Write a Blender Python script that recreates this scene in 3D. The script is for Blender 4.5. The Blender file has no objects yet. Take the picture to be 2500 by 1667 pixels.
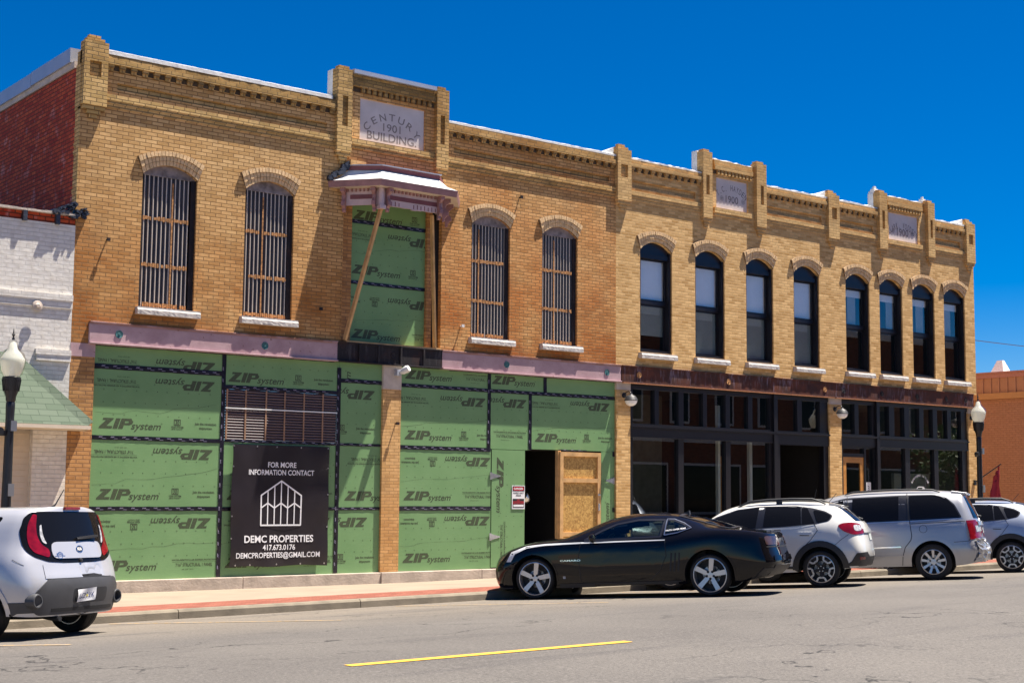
import bpy, bmesh, math, random
from mathutils import Vector, Matrix
from mathutils.bvhtree import BVHTree
from mathutils.geometry import tessellate_polygon
R_ = math.radians
C = bpy.context.scene.collection
scene = bpy.context.scene
random.seed(7)

# ------------------------------------------------------------------ camera
cam_d = bpy.data.cameras.new('camera'); cam = bpy.data.objects.new('camera', cam_d); C.objects.link(cam)
cam_d.sensor_width = 36.0; cam_d.lens = 36.0 * 3521.5 / 2500.0
cam_d.clip_start = 0.1; cam_d.clip_end = 2000
r_ = Vector((0.78706, -0.61681, 0.00886)); d_ = Vector((0.07125, 0.07662, -0.99451)); f_ = Vector((0.61275, 0.78337, 0.10425))
cm = Matrix((( r_[0], -d_[0], -f_[0]), (r_[1], -d_[1], -f_[1]), (r_[2], -d_[2], -f_[2]))).to_4x4()
cm.translation = Vector((0, -23.8, 1.765)); cam.matrix_world = cm
scene.camera = cam
# ------------------------------------------------------------------ light: one sun, Nishita sky
SUN = Vector((0.345, -0.138, 1.0)).normalized()
sun_d = bpy.data.lights.new('sun', 'SUN'); sun = bpy.data.objects.new('sun', sun_d); C.objects.link(sun)
sun_d.energy = 5.0; sun_d.angle = R_(0.5); sun_d.color = (1.0, 0.93, 0.82)
sun.rotation_mode = 'QUATERNION'; sun.rotation_quaternion = SUN.to_track_quat('Z', 'Y')
world = bpy.data.worlds.new('World'); scene.world = world; world.use_nodes = True
wn = world.node_tree; wn.nodes.clear()
sky = wn.nodes.new('ShaderNodeTexSky'); sky.sky_type = 'NISHITA'; sky.sun_disc = False
sky.sun_elevation = math.asin(SUN.z); sky.sun_rotation = math.atan2(SUN.x, SUN.y)
sky.altitude = 2200; sky.air_density = 1.0; sky.dust_density = 0.6; sky.ozone_density = 5.0
hsv = wn.nodes.new('ShaderNodeHueSaturation'); hsv.inputs['Hue'].default_value = 0.508; hsv.inputs['Saturation'].default_value = 1.55; hsv.inputs['Value'].default_value = 0.86
bg = wn.nodes.new('ShaderNodeBackground'); bg.inputs['Strength'].default_value = 0.05
wo = wn.nodes.new('ShaderNodeOutputWorld')
wn.links.new(sky.outputs[0], hsv.inputs['Color']); wn.links.new(hsv.outputs[0], bg.inputs['Color']); wn.links.new(bg.outputs[0], wo.inputs['Surface'])
scene.view_settings.view_transform = 'Standard'; scene.view_settings.look = 'None'
scene.view_settings.exposure = 1.5; scene.view_settings.gamma = 1.0
scene.cycles.max_bounces = 8; scene.cycles.transparent_max_bounces = 12
scene.cycles.glossy_bounces = 4

# ------------------------------------------------------------------ helpers
def tag(o, label=None, cat=None, group=None, kind=None):
    if label: o['label'] = label
    if cat: o['category'] = cat
    if group: o['group'] = group
    if kind: o['kind'] = kind
    return o
def thing(name, label, cat, loc=(0, 0, 0), group=None):
    o = bpy.data.objects.new(name, None); C.objects.link(o); o.location = loc; o.empty_display_size = 0.3
    return tag(o, label, cat, group)
def link_mesh(name, me, mat, parent=None, smooth=None):
    if mat is not None:
        for m in (mat if isinstance(mat, (list, tuple)) else [mat]): me.materials.append(m)
    o = bpy.data.objects.new(name, me); C.objects.link(o)
    if parent is not None: o.parent = parent
    if smooth is not None:
        for p in me.polygons: p.use_smooth = True
        if smooth < 179: me.set_sharp_from_angle(angle=R_(smooth))
    return o
def copy_tree(o, parent=None):
    c = o.copy(); C.objects.link(c)
    if parent is not None: c.parent = parent
    for ch in list(o.children): copy_tree(ch, c)
    return c
class MB:
    def __init__(s): s.v = []; s.f = []; s.mi = []; s.cur = 0
    def add(s, vs, fs, M=None):
        b = len(s.v); s.v += [tuple(M @ Vector(p)) if M is not None else tuple(p) for p in vs]
        for f in fs: s.f.append(tuple(i + b for i in f)); s.mi.append(s.cur)
        return s
    def box(s, x0, x1, y0, y1, z0, z1, M=None):
        vs = [(x0,y0,z0),(x1,y0,z0),(x1,y1,z0),(x0,y1,z0),(x0,y0,z1),(x1,y0,z1),(x1,y1,z1),(x0,y1,z1)]
        return s.add(vs, [(0,3,2,1),(4,5,6,7),(0,1,5,4),(1,2,6,5),(2,3,7,6),(3,0,4,7)], M)
    def bar(s, a, b, w, h, up=(0,0,1)):
        a = Vector(a); b = Vector(b); d = (b - a); L = d.length; d.normalize(); u = Vector(up)
        sx = d.cross(u)
        if sx.length < 1e-4: sx = d.cross(Vector((1,0,0)))
        sx.normalize(); sy = sx.cross(d)
        M = Matrix(((d.x, sx.x, sy.x, a.x),(d.y, sx.y, sy.y, a.y),(d.z, sx.z, sy.z, a.z),(0,0,0,1)))
        return s.box(0, L, -w/2, w/2, -h/2, h/2, M)
    def tube(s, pts, r, n=10, caps=True):
        pts = [Vector(p) for p in pts]; rs = r if isinstance(r, (list, tuple)) else [r]*len(pts)
        rings = []; ref = Vector((0,0,1))
        for i, p in enumerate(pts):
            t = (pts[min(i+1, len(pts)-1)] - pts[max(i-1, 0)]).normalized()
            a = t.cross(ref)
            if a.length < 1e-3: a = t.cross(Vector((1,0,0)))
            a.normalize(); b = a.cross(t)
            rings.append([p + (a*math.cos(2*math.pi*k/n) + b*math.sin(2*math.pi*k/n))*rs[i] for k in range(n)])
        vs = [q for rg in rings for q in rg]; fs = []
        for i in range(len(pts)-1):
            for k in range(n): fs.append((i*n+k, (i+1)*n+k, (i+1)*n+(k+1)%n, i*n+(k+1)%n))
        if caps: fs.append(tuple(range(n))); fs.append(tuple(range((len(pts)-1)*n+n-1, (len(pts)-1)*n-1, -1)))
        return s.add(vs, fs)
    def lathe(s, prof, n=24, M=None, a0=0.0, a1=2*math.pi):
        full = abs(a1 - a0 - 2*math.pi) < 1e-6; m = n if full else n + 1
        vs = [(r*math.cos(a0+(a1-a0)*k/n), r*math.sin(a0+(a1-a0)*k/n), z) for r, z in prof for k in range(m)]; fs = []
        for i in range(len(prof)-1):
            for k in range(n):
                k2 = (k+1) % m; fs.append((i*m+k, i*m+k2, (i+1)*m+k2, (i+1)*m+k))
        return s.add(vs, fs, M)
    def prism(s, poly, y0, y1):
        """polygon in (x,z), extruded along y"""
        n = len(poly); vs = [(x, y0, z) for x, z in poly] + [(x, y1, z) for x, z in poly]
        return s.add(vs, [tuple(range(n)), tuple(range(2*n-1, n-1, -1))] + [(i, n+i, n+(i+1)%n, (i+1)%n) for i in range(n)])
    def mesh(s, name='m', fix=True):
        me = bpy.data.meshes.new(name); me.from_pydata(s.v, [], s.f); me.polygons.foreach_set('material_index', s.mi)
        if fix:
            bm = bmesh.new(); bm.from_mesh(me); bmesh.ops.recalc_face_normals(bm, faces=bm.faces); bm.to_mesh(me); bm.free()
        me.update(); return me
    def build(s, name, mat, parent=None, smooth=None, fix=True):
        me = s.mesh(name, fix); return link_mesh(name, me, mat, parent, smooth)
def bevelled(o, w=0.01, seg=2):
    bm = bmesh.new(); bm.from_mesh(o.data)
    bmesh.ops.bevel(bm, geom=[e for e in bm.edges if len(e.link_faces) == 2 and e.calc_face_angle(0) > 0.6], offset=w, segments=seg, profile=0.6, affect='EDGES')
    bm.to_mesh(o.data); bm.free(); return o

# ------------------------------------------------------------------ lettering
_tc = {}
def text_mesh(body, size=1.0, bold=0.0, align='CENTER', shear=0.0, spacing=1.0):
    key = (body, size, bold, align, shear, spacing)
    if key in _tc: return _tc[key]
    cu = bpy.data.curves.new('lettering', 'FONT'); cu.body = body; cu.size = size; cu.offset = bold; cu.align_x = align; cu.shear = shear
    cu.space_character = spacing; cu.resolution_u = 3; cu.fill_mode = 'FRONT'
    o = bpy.data.objects.new('lettering', cu); C.objects.link(o)
    dg = bpy.context.evaluated_depsgraph_get(); dg.update()
    me = bpy.data.meshes.new_from_object(o.evaluated_get(dg))
    vs = [(v.co.x, v.co.y) for v in me.vertices]; fs = [tuple(p.vertices) for p in me.polygons]
    bpy.data.objects.remove(o); bpy.data.curves.remove(cu); bpy.data.meshes.remove(me)
    _tc[key] = (vs, fs); return vs, fs
def text_w(t): 
    xs = [p[0] for p in t[0]]; return (min(xs), max(xs)) if xs else (0, 0)
class Flat:
    """flat lettering and marks in a (u,v) plane"""
    def __init__(s): s.v = []; s.f = []
    def add(s, vs, fs):
        b = len(s.v); s.v += list(vs); s.f += [tuple(i+b for i in f) for f in fs]; return s
    def poly(s, pts): return s.add(pts, [tuple(range(len(pts)))])
    def rect(s, u0, u1, v0, v1): return s.poly([(u0,v0),(u1,v0),(u1,v1),(u0,v1)])
    def line(s, a, b, w):
        dx, dy = b[0]-a[0], b[1]-a[1]; L = math.hypot(dx, dy) or 1; nx, ny = -dy/L*w/2, dx/L*w/2
        return s.poly([(a[0]-nx,a[1]-ny),(b[0]-nx,b[1]-ny),(b[0]+nx,b[1]+ny),(a[0]+nx,a[1]+ny)])
    def frame(s, u0, u1, v0, v1, w):
        s.rect(u0,u1,v0,v0+w); s.rect(u0,u1,v1-w,v1); s.rect(u0,u0+w,v0+w,v1-w); return s.rect(u1-w,u1,v0+w,v1-w)
    def text(s, body, u, v, h, width=None, bold=0.0, align='CENTER', shear=0.0, rot=0.0):
        """cap height h; optionally squeezed to a total width"""
        t = text_mesh(body, 1.0, bold, 'LEFT', shear); a, b = text_w(t); k = h/0.70; kx = k if width is None else width/max(b-a, 1e-6)
        W = (b-a)*kx; off = {'CENTER': -W/2, 'LEFT': 0, 'RIGHT': -W}[align]
        cr, sr = math.cos(rot), math.sin(rot); pts = []
        for x, y in t[0]:
            X, Y = (x-a)*kx+off, y*k; pts.append((u+X*cr-Y*sr, v+X*sr+Y*cr))
        return s.add(pts, t[1])
    def arc_text(s, body, cu, cv, r, a_mid, span, h, wch, bold=0.0):
        n = len(body)
        for i, ch in enumerate(body):
            if ch == ' ': continue
            a = a_mid + span/2 - span*i/(n-1)
            t = text_mesh(ch, 1.0, bold, 'LEFT', 0.0); x0, x1 = text_w(t); k = h/0.70; kx = min(k*1.3, wch/max(x1-x0, .05)) if ch not in 'I1.' else k
            rot = a - math.pi/2; cr, sr = math.cos(rot), math.sin(rot); mid = (x0+x1)/2
            s.add([(cu+r*math.cos(a)+(x-mid)*kx*cr-y*k*sr, cv+r*math.sin(a)+(x-mid)*kx*sr+y*k*cr) for x, y in t[0]], t[1])
        return s
    def ring(s, cu, cv, r0, r1, n=20):
        for k in range(n):
            a, b = 2*math.pi*k/n, 2*math.pi*(k+1)/n
            s.poly([(cu+r0*math.cos(a),cv+r0*math.sin(a)),(cu+r1*math.cos(a),cv+r1*math.sin(a)),(cu+r1*math.cos(b),cv+r1*math.sin(b)),(cu+r0*math.cos(b),cv+r0*math.sin(b))])
        return s
    def disc(s, cu, cv, r, n=20, ry=None):
        ry = ry or r
        return s.poly([(cu+r*math.cos(2*math.pi*k/n), cv+ry*math.sin(2*math.pi*k/n)) for k in range(n)])
    def turned(s):
        f = Flat(); f.v = [(-a, -b) for a, b in s.v]; f.f = list(s.f); return f
    def moved(s, du, dv): 
        f = Flat(); f.v = [(a+du, b+dv) for a, b in s.v]; f.f = list(s.f); return f
    def join(s, o): return s.add(o.v, o.f)
    def clip(s, u0, u1, v0, v1):
        bm = bmesh.new(); vv = [bm.verts.new((a, b, 0)) for a, b in s.v]
        for f in s.f:
            try: bm.faces.new([vv[i] for i in f])
            except ValueError: pass
        for co, no in (((u0,0,0),(-1,0,0)),((u1,0,0),(1,0,0)),((0,v0,0),(0,-1,0)),((0,v1,0),(0,1,0))):
            bmesh.ops.bisect_plane(bm, geom=bm.verts[:]+bm.edges[:]+bm.faces[:], plane_co=co, plane_no=no, clear_outer=True)
        bm.verts.index_update(); g = Flat(); g.v = [(v.co.x, v.co.y) for v in bm.verts]; g.f = [tuple(v.index for v in f.verts) for f in bm.faces]; bm.free(); return g
    def wall(s, y):
        """as a mesh on a wall that faces the street (-y)"""
        me = bpy.data.meshes.new('marks'); me.from_pydata([(a, y, b) for a, b in s.v], [], s.f)
        bm = bmesh.new(); bm.from_mesh(me)
        for f in bm.faces:
            f.normal_update()
            if f.normal.y > 0: f.normal_flip()
        bm.to_mesh(me); bm.free(); me.update(); return me

# ------------------------------------------------------------------ materials
class NT:
    def __init__(s, name):
        s.m = bpy.data.materials.new(name); s.m.use_nodes = True; s.t = s.m.node_tree; s.t.nodes.clear()
        s.out = s.n('ShaderNodeOutputMaterial')
    def n(s, typ, **kw):
        nd = s.t.nodes.new(typ)
        for k, v in kw.items():
            if k in nd.inputs: nd.inputs[k].default_value = v
            else: setattr(nd, k, v)
        return nd
    def l(s, a, b): s.t.links.new(a, b)
    def noise(s, vec, scale, detail=4, rough=0.55):
        n = s.n('ShaderNodeTexNoise'); n.inputs['Scale'].default_value = scale; n.inputs['Detail'].default_value = detail; n.inputs['Roughness'].default_value = rough
        if vec is not None: s.l(vec, n.inputs['Vector'])
        return n.outputs['Fac']
    def ramp(s, fac, a, b, ca=(0,0,0,1), cb=(1,1,1,1)):
        r = s.n('ShaderNodeValToRGB'); e = r.color_ramp.elements; e[0].position = a; e[1].position = b; e[0].color = ca; e[1].color = cb
        s.l(fac, r.inputs[0]); return r.outputs[0]
    def mix(s, fac, a, b, mode='MIX'):
        m = s.n('ShaderNodeMix', data_type='RGBA', blend_type=mode)
        if isinstance(fac, (int, float)): m.inputs[0].default_value = fac
        else: s.l(fac, m.inputs[0])
        for sock, x in ((m.inputs[6], a), (m.inputs[7], b)):
            if isinstance(x, tuple): sock.default_value = x if len(x) == 4 else (*x, 1)
            else: s.l(x, sock)
        return m.outputs[2]
    def math(s, op, a, b=None, c=None):
        m = s.n('ShaderNodeMath', operation=op)
        for i, x in enumerate((a, b, c)):
            if x is None: continue
            if isinstance(x, (int, float)): m.inputs[i].default_value = x
            else: s.l(x, m.inputs[i])
        return m.outputs[0]
    def pos(s): return s.n('ShaderNodeNewGeometry').outputs['Position']
    def obj(s): return s.n('ShaderNodeTexCoord').outputs['Object']
    def sep(s, v):
        x = s.n('ShaderNodeSeparateXYZ'); s.l(v, x.inputs[0]); return x.outputs
    def comb(s, x, y, z):
        c = s.n('ShaderNodeCombineXYZ')
        for i, q in enumerate((x, y, z)):
            if isinstance(q, (int, float)): c.inputs[i].default_value = q
            else: s.l(q, c.inputs[i])
        return c.outputs[0]
    def bsdf(s, col, rough=0.6, metal=0.0, spec=0.5, bump=None, bstr=0.3, bdist=0.01, **kw):
        p = s.n('ShaderNodeBsdfPrincipled')
        if isinstance(col, tuple): p.inputs['Base Color'].default_value = (*col[:3], 1)
        else: s.l(col, p.inputs['Base Color'])
        if isinstance(rough, (int, float)): p.inputs['Roughness'].default_value = rough
        else: s.l(rough, p.inputs['Roughness'])
        p.inputs['Metallic'].default_value = metal; p.inputs['Specular IOR Level'].default_value = spec
        for k, v in kw.items(): p.inputs[k].default_value = v
        if bump is not None:
            b = s.n('ShaderNodeBump'); b.inputs['Strength'].default_value = bstr; b.inputs['Distance'].default_value = bdist
            s.l(bump, b.inputs['Height']); s.l(b.outputs[0], p.inputs['Normal'])
        s.l(p.outputs[0], s.out.inputs[0]); return s.m

def plain(name, col, rough=0.6, metal=0.0, spec=0.5, var=0.15, scale=6.0, bstr=0.0, bscale=60.0, **kw):
    t = NT(name); v = t.obj(); f = t.noise(v, scale, 5)
    c = t.mix(t.ramp(f, 0.3, 0.7), tuple(x*(1-var) for x in col), tuple(min(1, x*(1+var)) for x in col))
    return t.bsdf(c, rough, metal, spec, t.noise(v, bscale, 3) if bstr > 0 else None, bstr, 0.01, **kw)

def brick_mat(name, c1, c2, mortar, stains=(), bw=0.215, rh=0.0685, ms=0.009, moff=0.5, var=0.35, bump=0.5, patch=None, dark=None, rough=0.85):
    """bricks laid in world metres: u runs along the wall, v is height"""
    t = NT(name); p = t.pos(); x, y, z = t.sep(p)[:3]
    uv = t.comb(t.math('ADD', x, y), z, 0.0)
    b = t.n('ShaderNodeTexBrick', offset=moff); t.l(uv, b.inputs['Vector'])
    b.inputs['Scale'].default_value = 1.0; b.inputs['Mortar Size'].default_value = ms; b.inputs['Mortar Smooth'].default_value = 0.25
    b.inputs['Bias'].default_value = 0.0; b.inputs['Brick Width'].default_value = bw; b.inputs['Row Height'].default_value = rh
    b.inputs['Color1'].default_value = (0,0,0,1); b.inputs['Color2'].default_value = (1,1,1,1); b.inputs['Mortar'].default_value = (0.5,0.5,0.5,1)
    fac = t.sep(b.outputs['Color'])[0] if False else b.outputs['Color']
    col = t.mix(fac, (*c1, 1), (*c2, 1))
    n1 = t.noise(p, 0.9, 6, 0.6); n2 = t.noise(p, 9.0, 4)
    col = t.mix(t.math('MULTIPLY', t.ramp(n2, 0.35, 0.7), 0.5), col, t.mix(1.0, col, (0.72, 0.66, 0.58, 1), 'MULTIPLY'))
    for (axis, lo, hi, tint, amt) in stains:        # weathering that belongs to a height or a stretch of the wall
        src = {'z': z, 'x': x}[axis]
        g = t.n('ShaderNodeMapRange'); g.inputs['From Min'].default_value = lo; g.inputs['From Max'].default_value = hi; t.l(src, g.inputs['Value'])
        m = t.math('MULTIPLY', t.math('MULTIPLY', g.outputs[0], t.ramp(n1, 0.28, 0.62)), amt)
        col = t.mix(m, col, t.mix(1.0, col, (*tint, 1), 'MULTIPLY'))
    if patch: col = t.mix(t.math('MULTIPLY', t.ramp(t.noise(p, patch[1], 5), 0.56, 0.66), patch[2]), col, (*patch[0], 1))
    if dark:  col = t.mix(t.math('MULTIPLY', t.ramp(t.noise(p, dark[1], 6, 0.7), 0.5, 0.75), dark[2]), col, (*dark[0], 1))
    col = t.mix(t.math('MULTIPLY', b.outputs['Fac'], 0.85), col, (*mortar, 1))
    h = t.math('ADD', t.math('MULTIPLY', b.outputs['Fac'], -1.0), t.math('MULTIPLY', n2, 0.5))
    return t.bsdf(col, rough, 0, 0.3, h, bump, 0.012)

TANC1, TANC2 = (0.56, 0.375, 0.185), (0.70, 0.50, 0.27)
M = {}
M['brick_old'] = brick_mat('tan_brick_weathered', (0.533,0.308,0.113), (0.746,0.473,0.209), (0.213,0.118,0.047),
    stains=(('z', 7.6, 5.2, (0.76,0.50,0.27), 1.0), ('x', 14.5, 17.5, (0.92,0.66,0.47), 0.85), ('z', 5.9, 4.2, (0.55,0.36,0.20), 0.75), ('x', 10.3, 9.1, (0.72,0.62,0.52), 0.6)), dark=((0.09,0.06,0.035), 1.3, 0.36))
M['brick_top'] = brick_mat('tan_brick_parapet', (0.480,0.308,0.108), (0.704,0.463,0.194), (0.160,0.105,0.047),
    stains=(('x', 15.5, 17.5, (0.95,0.74,0.58), 0.6), ('z', 8.75, 9.15, (0.55,0.47,0.33), 0.9)), dark=((0.07,0.055,0.035), 1.7, 0.55))
M['brick_new'] = brick_mat('tan_brick_cleaned', (0.491,0.279,0.096), (0.789,0.510,0.224), (0.533,0.341,0.155), bw=0.21, rh=0.0665, dark=((0.30,0.20,0.10), 2.2, 0.22))
M['brick_new_top'] = brick_mat('tan_brick_cleaned_parapet', (0.533,0.331,0.131), (0.725,0.473,0.202), (0.384,0.237,0.101), bw=0.21, rh=0.0665, stains=(('z', 8.75, 9.15, (0.66,0.56,0.42), 0.7),), dark=((0.10,0.075,0.05), 2.0, 0.4))
M['brick_pier'] = brick_mat('tan_brick_pier', (0.587,0.341,0.131), (0.746,0.454,0.194), (0.320,0.179,0.077), stains=(('z', 2.6, 0.4, (0.72,0.46,0.22), 0.9),), dark=((0.12,0.08,0.05), 2.5, 0.35), bw=0.2, rh=0.0635, ms=0.006)
M['brick_rust'] = brick_mat('orange_brick_pier', (0.40,0.19,0.065), (0.56,0.29,0.11), (0.22,0.12,0.06), dark=((0.07,0.04,0.03), 2.0, 0.5), bw=0.235)
M['brick_red'] = brick_mat('old_red_brick', (0.36,0.035,0.018), (0.58,0.10,0.035), (0.08,0.03,0.02), bw=0.205, rh=0.072, ms=0.010, patch=((0.62,0.30,0.28), 3.5, 0.45), dark=((0.05,0.02,0.02), 2.0, 0.35), bump=0.9)
M['brick_white'] = brick_mat('white_painted_brick', (0.687,0.656,0.615), (0.771,0.738,0.684), (0.604,0.573,0.525), bw=0.215, rh=0.072, ms=0.005, stains=(('z', 3.6, 1.0, (1.0,0.88,0.74), 0.8),), bump=0.9)
M['brick_terra'] = brick_mat('terracotta_painted_brick', (0.426,0.217,0.139), (0.459,0.238,0.156), (0.344,0.172,0.111), bw=0.21, rh=0.07, ms=0.006, dark=((0.295,0.156,0.098), 1.0, 0.35), bump=0.8)
M['brick_far'] = brick_mat('dark_red_brick_opposite', (0.16,0.05,0.03), (0.26,0.09,0.05), (0.16,0.11,0.08), bw=0.22, rh=0.075, bump=0.2)
M['white_coat'] = plain('white_roof_coating', (0.672,0.664,0.647), 0.7, var=0.06, scale=3, bstr=0.5, bscale=14)
M['limestone'] = plain('carved_limestone', (0.56,0.51,0.51), 0.85, var=0.10, scale=2.2, bstr=0.35, bscale=90)
M['groove'] = plain('cut_lettering_groove', (0.22,0.19,0.19), 0.9, var=0.2)
M['sill_stone'] = plain('rough_sill_stone', (0.48,0.44,0.41), 0.9, var=0.14, scale=9, bstr=0.25, bscale=40)
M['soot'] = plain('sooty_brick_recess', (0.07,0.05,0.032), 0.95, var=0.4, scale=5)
M['hood_brick'] = plain('pale_arch_brick', (0.704,0.473,0.248), 0.85, var=0.22, scale=11, bstr=0.3, bscale=40)
M['joint'] = plain('dark_mortar_joint', (0.13,0.085,0.05), 0.95)
M['arch_board'] = plain('grey_arch_board', (0.23,0.19,0.18), 0.85, var=0.5, scale=7)
M['base_stone'] = plain('base_limestone', (0.46,0.38,0.31), 0.9, var=0.22, scale=3.5, bstr=0.5, bscale=22)
M['cap_stone'] = plain('pier_cap_stone', (0.52,0.44,0.37), 0.85, var=0.15, scale=5, bstr=0.4, bscale=30)
def mauve():
    t = NT('mauve_painted_iron'); p = t.pos(); n = t.noise(p, 2.2, 6, 0.65); f = t.noise(p, 14, 6, 0.7)
    c = t.mix(t.ramp(n, 0.35, 0.7), (0.37,0.235,0.25,1), (0.50,0.345,0.36,1)); c = t.mix(t.ramp(f, 0.63, 0.70), c, (0.14,0.05,0.03,1)); z = t.sep(p)[2]; ed = t.n('ShaderNodeMapRange'); ed.inputs['From Min'].default_value = 4.555; ed.inputs['From Max'].default_value = 4.615; t.l(z, ed.inputs['Value']); c = t.mix(t.math('MULTIPLY', ed.outputs[0], t.ramp(n, 0.35, 0.55)), c, (0.20,0.09,0.055,1))
    return t.bsdf(c, 0.6, 0, 0.4, f, 0.15)
M['mauve'] = mauve()
M['mauve_trim'] = plain('mauve_trim_paint', (0.30,0.155,0.155), 0.5, var=0.2)
M['pink_trim'] = plain('pink_trim_paint', (0.54,0.41,0.42), 0.5, var=0.1)
M['maroon'] = plain('maroon_panel_paint', (0.17,0.055,0.06), 0.5)
M['cream'] = plain('cream_soffit', (0.55,0.46,0.36), 0.6)
M['white_metal'] = plain('white_sheet_metal', (0.672,0.672,0.672), 0.35, var=0.04, scale=3)
M['grey_metal'] = plain('grey_sheet_metal', (0.42,0.44,0.50), 0.4, metal=0.4, var=0.08, scale=2)
M['tar'] = plain('tar_flashing', (0.03,0.035,0.05), 0.45, var=0.4, scale=9, bstr=0.8, bscale=18)
def rusty(name, base, rust, lo, hi, streak=None):
    t = NT(name); p = t.pos(); n = t.noise(p, 3.0, 7, 0.65); f = t.noise(t.comb(t.math('MULTIPLY', t.sep(p)[0], 9.0), 0.0, t.math('MULTIPLY', t.sep(p)[2], 1.6)), 1.6, 5, 0.6)
    c = t.mix(t.ramp(n, lo, hi), (*base, 1), (*rust, 1))
    if streak: c = t.mix(t.math('MULTIPLY', t.ramp(f, 0.52, 0.66), t.math('MULTIPLY', t.ramp(t.noise(p, 0.7, 2), 0.42, 0.6), 0.75)), c, (*streak, 1))
    return t.bsdf(c, 0.7, 0.1, 0.3, n, 0.2)
M['rust_beam'] = rusty('rusted_steel_beam', (0.055,0.022,0.016), (0.12,0.035,0.018), 0.4, 0.65, (0.24,0.18,0.22))
M['rust'] = plain('rust', (0.40,0.19,0.07), 0.85, var=0.6, scale=30)
M['rust_line'] = plain('orange_rust_edge', (0.42,0.18,0.08), 0.8, var=0.3, scale=20)
M['black_beam'] = rusty('black_steel_beam', (0.018,0.015,0.017), (0.05,0.025,0.02), 0.5, 0.7, (0.10,0.09,0.10))
M['teal'] = plain('patina_bolt', (0.04,0.13,0.14), 0.5)
def zip_green():
    t = NT('green_sheathing'); p = t.pos(); n = t.noise(p, 1.2, 4); f = t.noise(t.comb(t.sep(p)[0], 0, t.math('MULTIPLY', t.sep(p)[2], 5.0)), 6.0, 5)
    c = t.mix(t.ramp(n, 0.3, 0.7), (0.156,0.292,0.122,1), (0.192,0.338,0.148,1)); c = t.mix(t.math('MULTIPLY', t.ramp(f, 0.55, 0.75), 0.25), c, (0.228,0.371,0.180,1))
    return t.bsdf(c, 0.5, 0, 0.35, f, 0.08)
M['green'] = zip_green()
M['print'] = plain('dark_panel_print', (0.055,0.075,0.035), 0.6, var=0.25, scale=40)
M['tape'] = plain('black_seam_tape', (0.012,0.011,0.020), 0.28, var=0.5, scale=12, bstr=0.6, bscale=16)
M['tape_print'] = plain('pale_tape_print', (0.30,0.28,0.38), 0.4)
M['banner'] = plain('black_vinyl_banner', (0.022,0.018,0.022), 0.30, spec=0.5, var=0.2, scale=2)
M['white_print'] = plain('white_print', (0.82,0.81,0.82), 0.5, var=0.02)
M['black_print'] = plain('black_print', (0.02,0.02,0.02), 0.5, var=0.05)
M['red_print'] = plain('red_print', (0.50,0.012,0.03), 0.45, var=0.1)
M['lumber'] = plain('pine_lumber', (0.58,0.34,0.14), 0.7, var=0.25, scale=5)
M['stud'] = plain('old_stud_behind_plastic', (0.30,0.17,0.10), 0.7, var=0.25, scale=5)
def osb():
    t = NT('oriented_strand_board'); p = t.obj(); v = t.n('ShaderNodeTexVoronoi'); v.inputs['Scale'].default_value = 26; t.l(p, v.inputs['Vector'])
    c = t.mix(t.sep(v.outputs['Color'])[0], (0.36,0.19,0.045,1), (0.62,0.38,0.11,1)); c = t.mix(t.ramp(t.noise(p, 40, 4), 0.55, 0.7), c, (0.24,0.12,0.03,1))
    return t.bsdf(c, 0.7)
M['osb'] = osb()
M['black_frame'] = plain('black_painted_frame', (0.009,0.008,0.011), 0.38, var=0.15, scale=3)
M['dark_frame'] = plain('dark_blue_black_frame', (0.008,0.009,0.016), 0.35, var=0.1)
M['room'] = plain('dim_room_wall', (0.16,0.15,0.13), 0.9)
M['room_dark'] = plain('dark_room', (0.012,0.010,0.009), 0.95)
M['shade'] = plain('roller_shade', (0.86,0.86,0.86), 0.9, var=0.03)
M['shade_dim'] = plain('dim_shade', (0.34,0.37,0.37), 0.9, var=0.05)
M['oak'] = plain('varnished_oak', (0.50,0.22,0.05), 0.4, var=0.3, scale=4)
def glass(name, tint, f0=0.06, extra=0.0, rough=0.0):
    t = NT(name); tr = t.n('ShaderNodeBsdfTransparent'); tr.inputs[0].default_value = (*tint, 1); g = t.n('ShaderNodeBsdfGlossy'); g.inputs['Roughness'].default_value = rough
    fr = t.n('ShaderNodeFresnel'); fr.inputs['IOR'].default_value = 1.5
    mx = t.n('ShaderNodeMixShader'); bf = t.n('ShaderNodeNewGeometry').outputs['Backfacing']; t.l(t.math('MULTIPLY', t.math('ADD', t.math('MULTIPLY', fr.outputs[0], 1.5), extra), t.math('SUBTRACT', 1.0, bf)), mx.inputs[0]); t.l(tr.outputs[0], mx.inputs[1]); t.l(g.outputs[0], mx.inputs[2]); t.l(mx.outputs[0], t.out.inputs[0])
    return t.m
M['glass'] = glass('window_glass', (0.85,0.88,0.88), extra=0.06)
M['glass_low_e'] = glass('upper_window_glass', (0.97,0.97,0.97), extra=0.10)
M['glass_shop'] = glass('shop_glass', (0.80,0.83,0.81), extra=0.06)
M['glass_clear'] = glass('car_glass', (0.62,0.74,0.68), extra=0.02)
M['glass_lamp'] = glass('lamp_glass', (0.93,0.93,0.90), extra=0.02, rough=0.15)
M['tint'] = plain('privacy_glass', (0.006,0.006,0.007), 0.03, spec=0.22, var=0.0)
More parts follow.
